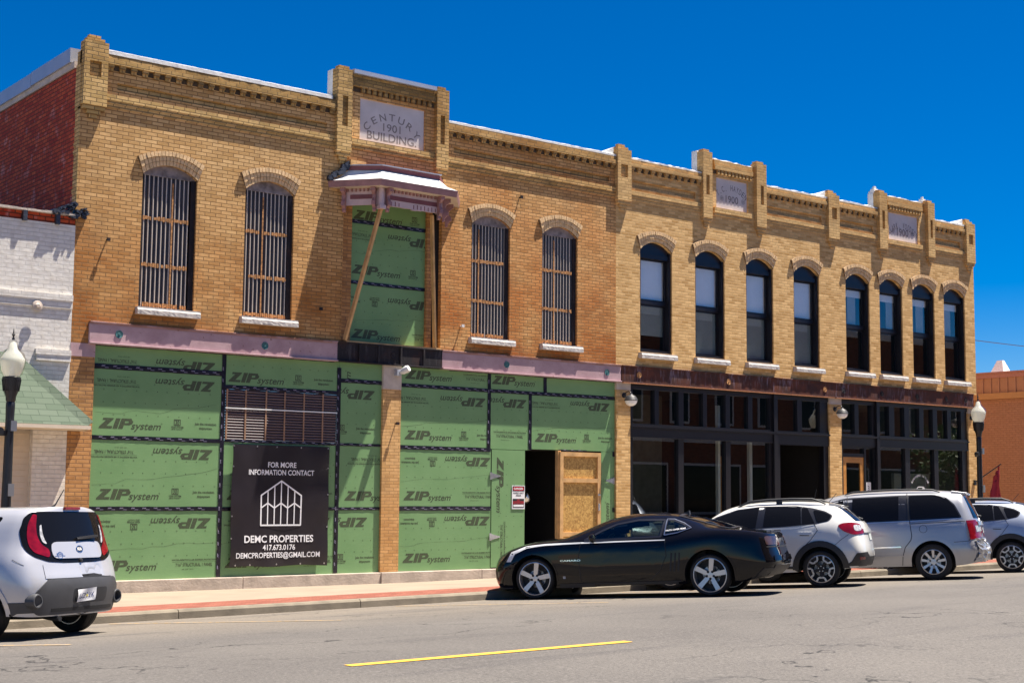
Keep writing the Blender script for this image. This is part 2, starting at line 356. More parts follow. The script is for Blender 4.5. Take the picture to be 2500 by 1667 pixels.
def corrugated(axis, period, ph=0.0, crest=(0.58,0.50,0.42,1), lo=0.45, base1=(0.028,0.026,0.038,1), base2=(0.06,0.052,0.055,1)):
    t = NT('sunlit_crest_corrugated_plastic'); p = t.obj(); s = t.sep(p)[axis]
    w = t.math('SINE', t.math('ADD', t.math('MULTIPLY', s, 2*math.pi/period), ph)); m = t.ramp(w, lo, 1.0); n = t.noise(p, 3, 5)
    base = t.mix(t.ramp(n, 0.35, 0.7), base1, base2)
    c = t.mix(m, base, crest); return t.bsdf(c, 0.35, 0, 0.5)  # sun catching the ridges is painted in as the pale crest colour
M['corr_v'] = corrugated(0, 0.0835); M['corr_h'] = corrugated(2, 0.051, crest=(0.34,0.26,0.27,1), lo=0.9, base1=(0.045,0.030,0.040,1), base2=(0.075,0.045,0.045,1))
M['iron'] = plain('black_cast_iron', (0.010,0.010,0.013), 0.4, var=0.2)
M['alu'] = plain('bright_metal', (0.62,0.62,0.64), 0.3, metal=1.0, var=0.05)
M['shingle_g'] = None
def shingle():
    t = NT('pale_green_shingle'); p = t.pos(); x, y, z = t.sep(p)[:3]; uv = t.comb(t.math('ADD', x, t.math('MULTIPLY', y, 0.15)), z, 0)
    b = t.n('ShaderNodeTexBrick'); t.l(uv, b.inputs['Vector']); b.inputs['Scale'].default_value = 1; b.inputs['Brick Width'].default_value = 0.31; b.inputs['Row Height'].default_value = 0.098
    b.inputs['Mortar Size'].default_value = 0.0055; b.inputs['Color1'].default_value = (0.085,0.115,0.08,1); b.inputs['Color2'].default_value = (0.125,0.155,0.115,1); b.inputs['Mortar'].default_value = (0.05,0.07,0.05,1)
    c = t.mix(t.math('MULTIPLY', t.noise(p, 160, 2), 0.4), b.outputs['Color'], (0.06,0.085,0.06,1)); return t.bsdf(c, 0.9, 0, 0.2, b.outputs['Fac'], -0.4)
M['shingle_g'] = shingle()
M['siding'] = plain('cream_siding', (0.66,0.55,0.42), 0.6, var=0.06)
def asphalt():
    t = NT('worn_asphalt'); p = t.pos(); x, y, z = t.sep(p)[:3]
    n = t.noise(p, 0.35, 5); g = t.math('ADD', t.math('MULTIPLY', t.noise(p, 34, 4, 0.75), 0.6), t.math('MULTIPLY', t.noise(p, 110, 2, 0.7), 0.4)); st = t.noise(t.comb(t.math('MULTIPLY', x, 0.22), t.math('MULTIPLY', y, 1.6), 0), 1.0, 6, 0.62)
    c = t.mix(t.ramp(n, 0.3, 0.7), (0.085,0.077,0.072,1), (0.115,0.104,0.095,1))
    gr = t.n('ShaderNodeMapRange'); gr.inputs['From Min'].default_value = -9.5; gr.inputs['From Max'].default_value = -5.6; t.l(y, gr.inputs['Value'])
    c = t.mix(t.math('MULTIPLY', gr.outputs[0], 0.8), c, (0.177,0.148,0.117,1))
    c = t.mix(t.math('MULTIPLY', t.ramp(st, 0.55, 0.70), 0.8), c, (0.057,0.052,0.052,1))
    c = t.mix(t.math('MULTIPLY', t.ramp(g, 0.36, 0.50, (1,1,1,1), (0,0,0,1)), 0.75), c, (0.033,0.031,0.031,1))
    c = t.mix(t.math('MULTIPLY', t.ramp(g, 0.53, 0.64), 0.6), c, (0.200,0.183,0.173,1))
    v = t.n('ShaderNodeTexVoronoi', feature='DISTANCE_TO_EDGE'); wv = t.n('ShaderNodeVectorMath', operation='MULTIPLY_ADD'); t.l(p, wv.inputs[0]); wv.inputs[1].default_value = (0.32,0.6,0.3)
    nn = t.n('ShaderNodeTexNoise'); nn.inputs['Scale'].default_value = 1.2; nn.inputs['Detail'].default_value = 5; t.l(p, nn.inputs['Vector']); t.l(nn.outputs['Color'], wv.inputs[2]); t.l(wv.outputs[0], v.inputs['Vector']); v.inputs['Scale'].default_value = 1.0
    crack = t.math('MULTIPLY', t.ramp(v.outputs['Distance'], 0.004, 0.012, (1,1,1,1), (0,0,0,1)), t.ramp(t.noise(p, 0.25, 2), 0.5, 0.62))
    c = t.mix(crack, c, (0.020,0.019,0.019,1))
    return t.bsdf(c, 0.85, 0, 0.3, g, 0.5, 0.01)
M['asphalt'] = asphalt()
M['concrete'] = plain('pale_concrete_pavement', (0.234,0.186,0.138), 0.9, var=0.12, scale=1.2, bstr=0.2, bscale=60)
M['kerb'] = plain('weathered_kerb_concrete', (0.186,0.155,0.114), 0.9, var=0.25, scale=3.5, bstr=0.4, bscale=40)
def pavers():
    t = NT('red_paver_strip'); p = t.pos(); x, y, z = t.sep(p)[:3]
    b = t.n('ShaderNodeTexBrick'); t.l(t.comb(t.math('SUBTRACT', x, t.math('MULTIPLY', y, 0.9)), y, 0), b.inputs['Vector']); b.inputs['Scale'].default_value = 1; b.inputs['Brick Width'].default_value = 0.2; b.inputs['Row Height'].default_value = 0.1
    b.inputs['Mortar Size'].default_value = 0.006; b.inputs['Color1'].default_value = (0.186,0.059,0.041,1); b.inputs['Color2'].default_value = (0.248,0.090,0.062,1); b.inputs['Mortar'].default_value = (0.124,0.055,0.041,1)
    return t.bsdf(b.outputs['Color'], 0.9, 0, 0.2)
M['pavers'] = pavers()
def yellow(name, amt):
    t = NT(name); p = t.pos(); n = t.noise(p, 22, 5, 0.7)
    c = t.mix(t.ramp(n, 0.42-amt, 0.62-amt), (0.60,0.33,0.045,1), (0.26,0.22,0.18,1)) if amt >= 0 else t.mix(t.ramp(n, 0.55, 0.75), (0.62,0.33,0.03,1), (0.30,0.22,0.12,1))
    return t.bsdf(c, 0.8)
M['yellow'] = yellow('yellow_road_paint', -1); M['yellow_faint'] = yellow('worn_yellow_road_paint', 0.10)
M['rubber'] = plain('tyre_rubber', (0.013,0.012,0.012), 0.75, var=0.2, scale=20)
M['rim'] = plain('silver_alloy', (0.60,0.58,0.57), 0.32, metal=0.75, var=0.04)
M['rim_dark'] = plain('dark_wheel_well', (0.010,0.010,0.012), 0.6)
M['plastic'] = plain('black_plastic_cladding', (0.020,0.020,0.023), 0.55, var=0.1, bstr=0.1, bscale=200)
M['grey_plastic'] = plain('dark_grey_bumper_plastic', (0.050,0.050,0.055), 0.5, var=0.12)
M['chrome'] = plain('chrome', (0.75,0.75,0.77), 0.08, metal=1.0, var=0.0)
def paint(name, col, metal=0.0, coat=1.0, rough=0.3):
    t = NT(name); n = t.noise(t.obj(), 2.5, 3)
    c = t.mix(t.ramp(n, 0.3, 0.7), tuple(x*0.97 for x in col), tuple(min(1, x*1.03) for x in col))
    m = t.bsdf(c, rough, metal, 0.5); p = [q for q in t.t.nodes if q.type == 'BSDF_PRINCIPLED'][0]
    p.inputs['Coat Weight'].default_value = coat; p.inputs['Coat Roughness'].default_value = 0.04; return m
M['paint_black'] = paint('black_car_paint', (0.006,0.0055,0.007))
for q in M['paint_black'].node_tree.nodes:
    if q.type == 'BSDF_PRINCIPLED': q.inputs['Specular IOR Level'].default_value = 0.0; q.inputs['Coat Roughness'].default_value = 0.015; q.inputs['Coat IOR'].default_value = 1.42
M['paint_white'] = paint('pearl_white_car_paint', (0.622,0.613,0.588))
M['paint_silver'] = paint('silver_car_paint', (0.400,0.400,0.416), 0.5, rough=0.36)
M['paint_ice'] = paint('ice_silver_car_paint', (0.376,0.416,0.496), 0.5, rough=0.36)
M['paint_pale'] = paint('pale_silver_car_paint', (0.496,0.496,0.528), 0.4, rough=0.38)
M['stripe'] = plain('silver_vinyl_stripe', (0.75,0.75,0.76), 0.3, var=0.02)
M['red_lens'] = plain('red_tail_lamp', (0.17,0.003,0.008), 0.12, spec=0.7, var=0.35, scale=12)
M['clear_lens'] = plain('clear_lamp_lens', (0.36,0.36,0.38), 0.15, var=0.5, scale=30)
M['dark_lens'] = plain('smoked_lamp', (0.05,0.03,0.03), 0.1, var=0.3)
M['leaf'] = plain('green_leaf', (0.07,0.13,0.03), 0.6, var=0.5, scale=2)
M['bark'] = plain('bark', (0.10,0.07,0.05), 0.9)
M['flag'] = plain('dark_red_flag_cloth', (0.33,0.02,0.04), 0.8)

# ================================================================== the ground
def road_z(x, y): return 1.765 + (-1.325 + 0.0105*(x-15) - 0.049*abs_soft(y + 13.7))
def abs_soft(t): return math.sqrt(t*t + 0.8) - 0.6
def kerb_top(x): return 0.154 + 0.0105*(x-15)
KY = -4.75
def grid(name, xs, ys, fz, mat, kind='structure'):
    vs = [(x, y, fz(x, y)) for y in ys for x in xs]; n = len(xs)
    fs = [(j*n+i, j*n+i+1, (j+1)*n+i+1, (j+1)*n+i) for j in range(len(ys)-1) for i in range(n-1)]
    me = bpy.data.meshes.new(name); me.from_pydata(vs, [], fs); me.update(); o = link_mesh(name, me, mat, None, 180); tag(o, kind=kind); return o
XS = [-300, -120, -60, -30] + [i*2.0 for i in range(-10, 30)] + [70, 90, 130, 200, 400]
grid('road', XS, [-23.0 + 0.5*i for i in range(37)] + [KY], road_z, M['asphalt'])
def fac_z(x): return max(0.0, 0.0105*(x-16))
def walk_z(x, y):
    t = min(1, max(0, -y/3.5)); return fac_z(x)*(1-t) + kerb_top(x)*t
grid('pavement', XS, [KY+0.16, -4.45, -3.9, -3, -2, -1, 0.0, 0.6], walk_z, M['concrete'])
grid('brick_strip', XS, [-4.60, -4.2, -3.80], lambda x, y: walk_z(x, y)+0.004, M['pavers'])
mb = MB()
for a, b in zip([-60+3.0*i for i in range(60)], [-57+3.0*i for i in range(60)]):     # the kerb, cast in 3 m lengths
    g = 0.006; x0, x1 = a+g, b-g
    vs = []
    for x in (x0, x1): vs += [(x, KY+0.16, kerb_top(x)-0.3), (x, KY+0.16, kerb_top(x)+0.003), (x, KY+0.03, kerb_top(x)+0.003), (x, KY, kerb_top(x)-0.03), (x, KY-0.03, road_z(x, KY)-0.3)]
    mb.add(vs, [(0,1,6,5),(1,2,7,6),(2,3,8,7),(3,4,9,8),(0,4,3,2,1),(5,6,7,8,9)])
tag(mb.build('kerb', M['kerb']), kind='structure')
grid('far_pavement', XS, [-30, -25, -23.2], lambda x, y: road_z(x, -23.0)+0.15, M['concrete'])
mb = MB().box(-60, 120, -23.2, -22.98, -0.5, 0.0); 
for i, v in enumerate(mb.v): mb.v[i] = (v[0], v[1], road_z(v[0], -23.0) + (0.146 if v[2] == 0.0 else -0.3))
tag(mb.build('far_kerb', M['kerb']), kind='structure')
grid('ground', [-900, -300, 0, 300, 900], [-900, -300, -30, 10, 300, 900], lambda x, y: -1.5 + 0.0*x, M['concrete'])
def paint_line(name, a, b, w, mat):
    (ax, ay), (bx, by) = a, b; L = math.hypot(bx-ax, by-ay); n = max(2, int(L/0.3)); nx, ny = -(by-ay)/L*w/2, (bx-ax)/L*w/2
    vs = []; 
    for i in range(n+1):
        t = i/n; x, y = ax+(bx-ax)*t, ay+(by-ay)*t
        for s in (-1, 1): X, Y = x+nx*s, y+ny*s; vs.append((X, Y, road_z(X, Y)+0.005))
    me = bpy.data.meshes.new(name); me.from_pydata(vs, [], [(2*i, 2*i+1, 2*i+3, 2*i+2) for i in range(n)]); o = link_mesh(name, me, mat); return tag(o, kind='structure')
paint_line('lane_marking', (6.42, -13.43), (9.5, -13.5), 0.13, M['yellow'])
paint_line('stall_marking', (7.88, -5.0), (9.9, -7.64), 0.10, M['yellow_faint'])
paint_line('stall_marking', (3.2, -5.2), (5.9, -8.73), 0.10, M['yellow_faint'])
for k in range(1, 7): paint_line('stall_marking', (7.88+4.6*k, -5.0), (9.9+4.6*k, -7.64), 0.10, M['yellow_faint'])

# ================================================================== wall pieces
def wall(name, outline, holes, y0, y1, mat, parent, axis='y'):
    polys = [outline] + holes; vs3 = [[Vector((x, z, 0)) for x, z in p] for p in polys]; tris = tessellate_polygon(vs3)
    flat = [p for q in polys for p in q]; mb = MB()
    mb.add([(x, y0, z) for x, z in flat], [tuple(t) for t in tris])
    for p in polys:
        n = len(p); mb.add([(x, y0, z) for x, z in p] + [(x, y1, z) for x, z in p], [(i, (i+1) % n, n+(i+1) % n, n+i) for i in range(n)])
    o = mb.build(name, mat, parent, fix=False)
    bm = bmesh.new(); bm.from_mesh(o.data)
    bmesh.ops.remove_doubles(bm, verts=bm.verts, dist=1e-5); bmesh.ops.recalc_face_normals(bm, faces=bm.faces)
    f = max(bm.faces, key=lambda f: f.calc_area()); f.normal_update()
    big = [f for f in bm.faces if abs(f.normal.y) > .9 and f.calc_center_median().y < y0+1e-4]
    if big and sum(f.normal.y*f.calc_area() for f in big) > 0: bmesh.ops.reverse_faces(bm, faces=bm.faces)
    bm.to_mesh(o.data); bm.free(); return o
def rect(x0, x1, z0, z1): return [(x0, z0), (x1, z0), (x1, z1), (x0, z1)]
def arc_pts(x0, x1, zs, rise, n=12, dr=0.0, ext=1.0):
    a = (x1-x0)/2; R = (a*a+rise*rise)/(2*rise); cx = (x0+x1)/2; cz = zs+rise-R; th = math.asin(a/R)*ext
    return [(cx+(R+dr)*math.sin(th-2*th*i/n), cz+(R+dr)*math.cos(th-2*th*i/n)) for i in range(n+1)]     # from right to left
def arch_open(x0, x1, zb, zs, rise): return [(x0, zb), (x1, zb)] + arc_pts(x0, x1, zs, rise)
RISE = 0.20
def arch_hood(x0, x1, zs, mat, parent, seed):
    """three rings of voussoir bricks, each ring a little prouder than the one below"""
    mb = MB(); bk = MB(); a = (x1-x0)/2; cx = (x0+x1)/2; rnd = random.Random(seed)
    def arc(s, hw, rise, zb): return (cx+hw*s, zb+rise*(1-s*s)*(1+.12*s*s))
    def pt(s, f): p = arc(s, a, RISE, zs); q = arc(s, a+.115, .165, zs+.285); return (p[0]+(q[0]-p[0])*f, p[1]+(q[1]-p[1])*f)
    for (f0, f1, pr, n) in ((0.0, .315, .022, 17), (.335, .65, .036, 17), (.67, 1.0, .054, 18)):
        for k in range(n):
            g = 0.075; s0 = -1+2*(k+g)/n; s1 = -1+2*(k+1-g)/n; p = pr + rnd.uniform(-.006, .004)
            mb.prism([pt(s0, f0), pt(s1, f0), pt(s1, f1), pt(s0, f1)], -p, 0.02)
        bk.prism([pt(-1+2*k/n, f0) for k in range(n+1)] + [pt(1-2*k/n, f1+.015) for k in range(n+1)], -pr+0.014, 0.02)
    o = mb.build('arch_hood', M['hood_brick'] if mat is M['brick_old'] else M['hood_brick'], parent); bk.build('arch_joints', M['joint'], parent); return o
def sill(x0, x1, zt, parent):
    rnd = random.Random(int(x0*100)); bm = bmesh.new()
    bmesh.ops.create_cube(bm, size=1.0); 
    for v in bm.verts: v.co = Vector(((x0+x1)/2 + v.co.x*(x1-x0), -0.035 + v.co.y*0.17, zt-0.065+v.co.z*0.13))
    bmesh.ops.subdivide_edges(bm, edges=[e for e in bm.edges if abs((e.verts[0].co-e.verts[1].co).x) > .1], cuts=26)
    bmesh.ops.subdivide_edges(bm, edges=[e for e in bm.edges if abs((e.verts[0].co-e.verts[1].co).z) > .1], cuts=4)
    ph = rnd.uniform(0, 9)
    for v in bm.verts:
        if v.co.y < -0.1:
            q = (v.co.z-(zt-.13))/.13; w = math.sin(v.co.x*23+ph)*.5+math.sin(v.co.x*61+ph*2)*.3+rnd.uniform(-.35,.35)
            v.co.y += .006*w*(1-q*.6) + (.018 if q > .8 else 0); v.co.z += .002*w
    bmesh.ops.recalc_face_normals(bm, faces=bm.faces)
    me = bpy.data.meshes.new('sill'); bm.to_mesh(me); bm.free(); return link_mesh('sill', me, M['sill_stone'], parent)
def old_window(x0, x1, parent, mull, seed):
    zb, zs = 4.955, 7.33; fr = MB(); rnd = random.Random(seed)
    fr.box(x0, x0+.045, .05, .16, zb, zs); fr.box(x1-.10, x1, .05, .16, zb, zs); fr.box(x0+.045, x1-.1, .06, .15, zb, zb+.05)
    pts = arc_pts(x0, x1, zs, RISE); 
    w = fr.build('window', M['black_beam'], parent)
    ab = MB(); ab.prism([(x1, zs-.0), *pts, (x0, zs-.0)], .055, .10); ab.box(x0+.04, x1-.10, .048, .055, zs-.012, zs+.012); ab.build('arch_board', M['arch_board'], w)
    sh = MB(); n = 150; xa, xb = x0+.05, x1-.11; zt = zs; per = 0.0835
    top, bot = [], []
    for i in range(n+1):
        x = xa+(xb-xa)*i/n; y = .075 - .019*math.sin(2*math.pi*(x-xa)/per); top.append((x-xa, y, zt)); bot.append((x-xa, y, zb+.01))
    sh.add(top+bot, [(i, n+1+i, n+2+i, i+1) for i in range(n)])
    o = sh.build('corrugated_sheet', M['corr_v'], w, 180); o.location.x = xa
    xm = xa + (xb-xa)*mull; MB().box(xm-.014, xm+.014, .045, .053, zb+.02, zt-.1).build('mullion_strip', M['rust'], w)
    for zz, k in ((6.56, 0), (5.72, 1), (zb+.06, 2)):
        s = MB(); xq = xa
        while xq < xb-.02:
            wd = rnd.uniform(.028, .046)
            if rnd.random() < .93: s.box(xq, min(xq+wd, xb), .050, .0545, zz-.026-rnd.uniform(0,.022), zz+.026+rnd.uniform(-.01,.012))
            xq += .0418
        s.build('rusty_strap', M['rust'], w)
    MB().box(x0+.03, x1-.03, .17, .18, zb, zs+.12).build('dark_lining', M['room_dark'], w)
    sill(x0-.055, x1+.09, 4.945, w); arch_hood(x0, x1, zs, M['brick_old'], w, seed)
    return w
def new_window(x0, x1, parent, seed, kind):
    zb, zs = 4.965, 7.32; fr = MB(); yb = .26
    fr.box(x0, x0+.055, .04, yb, zb, zs-.02); fr.box(x1-.055, x1, .04, yb, zb, zs-.02); fr.box(x0+.055, x1-.055, .05, yb, zb, zb+.06); fr.box(x0+.055, x1-.055, .07, yb, 7.14, 7.24)
    fr.box(x0+.055, x1-.055, .145, .20, 6.09, 6.16)
    for (za, zc, yy) in ((6.16, 7.14, .155), (zb+.06, 6.09, .185)):
        fr.box(x0+.055, x0+.10, yy, yy+.03, za, zc); fr.box(x1-.10, x1-.055, yy, yy+.03, za, zc); fr.box(x0+.1, x1-.1, yy, yy+.03, za, za+.045); fr.box(x0+.1, x1-.1, yy, yy+.03, zc-.04, zc)
    w = fr.build('window', M['black_frame'], parent)
    pts = arc_pts(x0+.004, x1-.004, zs, RISE-.004); MB().prism([(x1-.004, 7.245), *pts, (x0+.004, 7.245)], .10, .13).build('arched_panel', M['dark_frame'], w)
    MB().box(x0+.1, x1-.1, .168, .172, 6.205, 7.10).build('pane', M['glass_low_e'], w); MB().box(x0+.1, x1-.1, .198, .202, 5.07, 6.05).build('pane', M['glass'], w)
    if kind == 'drawn':
        MB().box(x0+.07, x1-.07, .235, .24, 6.10, 7.13).build('roller_shade', M['shade'], w); MB().box(x0+.07, x1-.07, .238, .243, 5.03 if seed % 4 else 5.38, 6.098).build('lower_shade', M['shade_dim'], w)
    else:
        MB().box(x0+.07, x1-.07, .235, .24, 6.93, 7.13).build('roller_shade', M['shade'], w); k = (.30, .52, .40, .24)[seed % 4]
        MB().box(x0+.07+(x1-x0)*k, x0+.07+(x1-x0)*(k+.34), .246, .25, 6.12, 6.93).build('curtain', M['shade_dim'], w)
    sill(x0-.05, x1+.07, 4.945, w); arch_hood(x0, x1, zs, M['brick_new'], w, seed); return w
def pilaster(x0, x1, z0, z1, slot, mat, parent, steps=2, pr=.105, white=False):
    """a parapet pier with a blind slot, a corbelled foot and a stepped cap"""
    sx0, sx1, sz0, sz1 = slot; mb = MB()
    mb.box(x0, x1, -pr+.06, .1, z0, z1)
    for a in ((x0, sx0, z0, z1), (sx1, x1, z0, z1), (sx0, sx1, z0, sz0), (sx0, sx1, sz1, z1)): mb.box(a[0], a[1], -pr, -pr+.06, a[2], a[3])
    w = x1-x0
    for k in range(3):
        i = .045*(k+1)*w/.44*1.1; mb.box(x0+i*(1 if k else .4), x1-i*(1 if k else .4), -pr+.022*(k+1), .02, z0-.075*(k+1), z0-.075*k)
    for k in range(steps): i = .055*(k+1); mb.box(x0+i, x1-i, -pr+i, .1, z1+.068*k, z1+.068*(k+1))
    o = mb.build('pilaster', mat, parent)
    return o
def cornice(x0, x1, mat, parent, zt=9.33, pitch=.214, belt=True, zb=9.06):
    mb = MB(); mb.box(x0, x1, -.085, .05, zt-.17, zt-.085); mb.box(x0, x1, -.055, .05, zt-.083, zt)
    o = mb.build('cornice', mat, parent)
    d = MB(); n = int((x1-x0)/pitch); off = ((x1-x0)-n*pitch)/2
    for k in range(n+1):
        xa = x0+off+k*pitch-.052
        if xa < x0 or xa+.104 > x1: continue
        d.box(xa, xa+.104, -.070, .03, zt-.228, zt-.172); d.box(xa+.004, xa+.10, -.042, .03, zt-.285, zt-.230)
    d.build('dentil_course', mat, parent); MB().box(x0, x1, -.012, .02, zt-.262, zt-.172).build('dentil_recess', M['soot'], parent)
    if belt:
        b = MB(); b.box(x0, x1, -.052, .05, 8.525, 8.625); b.box(x0, x1, -.036, .05, 8.47, 8.523); b.box(x0, x1, -.018, .05, 8.40, 8.468); b.build('belt_course', mat, parent)
def rough_coping(x0, x1, y0, y1, z0, z1, mat, parent, name='coping', amp=.012):
    mb = MB(); n = max(4, int((x1-x0)/.12)); rnd = random.Random(int(x0*37)); vs = []
    for i in range(n+1):
        x = x0+(x1-x0)*i/n; a = rnd.uniform(-amp, amp); b = rnd.uniform(-amp, amp)
        vs += [(x, y0+a, z0), (x, y0+a, z1-.02+b), (x, y0+.05, z1+b), (x, y1, z1+b), (x, y1, z0)]
    fs = [(5*i+k, 5*i+5+k, 5*i+5+(k+1) % 5, 5*i+(k+1) % 5) for i in range(n) for k in range(5)] + [(4,3,2,1,0), tuple(5*n+k for k in range(5))]
    mb.add(vs, fs); return mb.build(name, mat, parent)
def plaque(x0, x1, z0, z1, marks, parent):
    p = MB().box(x0, x1, .035, .12, z0, z1).build('name_plaque', M['limestone'], parent)
    link_mesh('carved_lettering', marks.wall(.0335), M['groove'], p); return p
def parapet_centre(x0, x1, zt, px0, px1, pz0, pz1, marks, mat, parent, pitch=.133):
    cornice_z = zt-.12
    c = MB(); c.box(x0, x1, -.070, .05, zt-.24, zt-.12); c.box(x0, x1, -.045, .05, zt-.118, zt); c.build('cornice', mat, parent)
    d = MB(); n = int((px1-px0+.05)/pitch)
    for k in range(n+1):
        xa = px0+k*pitch; d.box(xa, xa+.07, -.06, .02, zt-.345, zt-.242)
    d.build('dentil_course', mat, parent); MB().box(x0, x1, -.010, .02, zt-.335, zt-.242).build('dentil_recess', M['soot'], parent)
    b = MB(); b.box(x0, x1, -.055, .05, pz0-.13, pz0-.012); b.box(x0, x1, -.030, .05, pz0-.20, pz0-.132); b.build('belt_course', mat, parent)
    plaque(px0, px1, pz0, pz1, marks, parent)

# ================================================================== building dated 1901
A = thing('brick_building', 'weathered tan brick building dated 1901 with green boarded ground floor and broken oriel hood', 'building', (9.11, 0, 0))
A.matrix_world = Matrix.Identity(4)
WA = [(10.29, 11.34, .62), (12.31, 13.34, .40), (17.53, 18.54, .20), (19.42, 20.42, .38)]
out = [(9.11, 4.24), (9.41, 4.24), (9.41, 4.61), (21.56, 4.61), (21.56, 9.10), (16.56, 9.10), (16.56, 9.66), (14.50, 9.66), (14.50, 9.10), (9.11, 9.10)]
holes = [arch_open(a, b, 4.955, 7.33, RISE) for a, b, _ in WA] + [rect(14.43, 16.77, 4.63, 7.62), rect(14.76, 16.31, 8.655, 9.495)]
holes += [rect(9.76, 14.02, 8.74, 8.86), rect(17.05, 21.36, 8.74, 8.86)]
wall('front_wall', out, holes, 0.0, .22, M['brick_old'], A)
t = MB(); t.box(9.7, 14.1, .055, .2, 8.72, 8.9); t.box(17.0, 21.4, .055, .2, 8.72, 8.9); t.box(9.11, 14.5, .03, .22, 9.102, 9.34); t.box(16.56, 21.56, .03, .22, 9.102, 9.34); t.box(14.5, 16.56, .05, .22, 9.662, 9.93); t.box(14.6, 16.5, .13, .22, 8.6, 9.6)
t.build('parapet_wall', M['brick_top'], A)
for i, (a, b, mu) in enumerate(WA): old_window(a, b, A, mu, 11+i)
pilaster(9.11, 9.54, 8.37, 9.50, (9.21, 9.42, 8.88, 9.15), M['brick_top'], A)
pilaster(14.18, 14.52, 8.33, 9.98, (14.30, 14.42, 8.84, 9.44), M['brick_top'], A, 1)
pilaster(16.54, 16.84, 8.33, 9.98, (16.63, 16.74, 8.84, 9.44), M['brick_top'], A, 1)
cornice(9.54, 14.18, M['brick_top'], A); cornice(16.84, 21.52, M['brick_top'], A)
rough_coping(9.54, 14.10, -.06, .40, 9.335, 9.425, M['white_coat'], A, amp=.003); rough_coping(16.86, 21.52, -.05, .40, 9.335, 9.40, M['white_coat'], A, amp=.005)
fl = Flat()
fl.arc_text('CENTURY', 15.535, 8.42, .73, math.pi/2, R_(96), .145, .15, .010)
fl.text('1901', 15.535, 8.925, .155, width=.42, bold=.010); fl.text('BUILDING.', 15.54, 8.715, .165, width=1.18, bold=.012)
parapet_centre(14.53, 16.53, 9.93, 14.76, 16.31, 8.655, 9.495, fl, M['brick_top'], A)
MB().box(14.54, 16.52, -.12, .3, 9.932, 10.01).build('metal_coping', M['grey_metal'], A)
t = MB(); t.box(14.181, 14.521, .101, .30, 9.34, 9.99); t.build('white_return', M['white_coat'], A); t = MB(); t.add([(16.30, .35, 9.99), (16.53, .12, 9.99), (16.53, .12, 10.04), (16.53, .7, 10.04), (16.30, .7, 9.99)], [(0,1,2),(0,2,3,4),(1,0,4,3,2)])
t.build('white_return', M['white_coat'], A)
MB().box(14.53, 16.83, .23, .30, 9.0, 9.94).build('parapet_back', M['white_coat'], A)
# red side wall
sw = MB(); sw.box(9.111, 9.40, .225, 14.0, 0.0, 9.08); o = sw.build('side_wall', M['brick_red'], A)
q = MB()
rnd = random.Random(3)
for k in range(46):
    z0 = 6.35+k*.0685
    if z0 > 8.3: break
    q.box(9.1005, 9.112, .0, .10+(.115 if k % 2 else 0.0)+rnd.uniform(-.03,.03), z0, z0+.0675)
q.box(9.1005, 9.112, .0, .24, 8.3, 9.1); q.build('corner_bricks', M['brick_top'], A)
MB().box(9.085, 9.6, .30, 14.0, 9.082, 9.20).build('parapet_band', M['cap_stone'], A)
fm = MB()
for k in range(7):
    y0 = .42+k*1.95; fm.box(9.05-.004*(k % 2), 9.7, y0, y0+1.946, 9.202-.02*(k % 2), 9.46-.018*k)
fm.build('metal_coping', M['grey_metal'], A)
MB().box(9.3, 21.5, .5, 14, 8.3, 8.35).build('roof', M['tar'], A)
# ground floor: piers, beams, base
def brick_pier(x0, x1, z0, zc, z1, mat, cap, parent, proud=0.0):
    p = MB().box(x0, x1, -proud, .35, z0, zc-.002).build('brick_pier', mat, parent); MB().box(x0-.004, x1+.002, -proud-.008, .35, zc, z1).build('pier_cap', cap, p); return p
brick_pier(9.112, 9.54, 0.0, 4.01, 4.238, M['brick_rust'], M['mauve'], A); brick_pier(15.42, 15.84, .22, 3.77, 4.25, M['brick_pier'], M['cap_stone'], A)
def beam(x0, x1, mat, parent, name='lintel_beam', bolts=(), flange=True, boltmat='teal'):
    b = MB(); b.box(x0, x1, -.05, .2, 4.255, 4.612)
    if flange: b.box(x0, x1, -.095, .2, 4.238, 4.262); b.box(x0, x1, -.075, .2, 4.600, 4.626)
    o = bevelled(b.build(name, mat, parent), .006, 2)
    for x in bolts:
        l = MB(); Mx = Matrix.Translation((x, -.051, 4.43)) @ Matrix.Rotation(R_(90), 4, 'X'); l.lathe([(0,.020),(.020,.020),(.024,.010),(.052,.008),(.058,.012),(.068,.012),(.070,0)], 18, Mx); l.build('rosette_bolt', M[boltmat], o, 40)
    return o
beam(9.41, 14.33, M['mauve'], A, bolts=(9.94,)); beam(16.79, 21.67, M['mauve'], A, bolts=(18.44, 21.25))
l = MB(); l.lathe([(0,.020),(.020,.020),(.024,.010),(.052,.008),(.058,.012),(.068,.012),(.070,0)], 18, Matrix.Translation((12.77, -.051, 4.43)) @ Matrix.Rotation(R_(90), 4, 'X')); l.build('rosette_bolt', M['teal'], A, 40)
b = beam(14.33, 16.79, M['black_beam'], A, 'steel_beam', bolts=(15.62,), boltmat='black_beam')
st = MB()
for x in (14.82, 15.26, 15.78, 16.33): st.box(x-.02, x+.02, -.085, -.052, 4.27, 4.6)
st.build('beam_stiffener', M['black_beam'], b); MB().box(14.52, 16.75, -.055, .2, 4.628, 4.655).build('beam_ledge_board', M['lumber'], b)
bs = MB(); xs = [9.55, 12.46, 15.415, 15.85, 17.86, 19.03]
for a, c in zip(xs[:-1], xs[1:]): bs.box(a+.004, c-.004, -.04 if not (15.4 < a < 15.5) else -.065, .3, -.05, .212)
bs.box(19.9, 21.56, -.04, .3, -.05, .212); bs.box(19.034, 19.896, -.02, .3, -.05, .06)
bevelled(bs.build('stone_base', M['base_stone'], A), .012, 2)
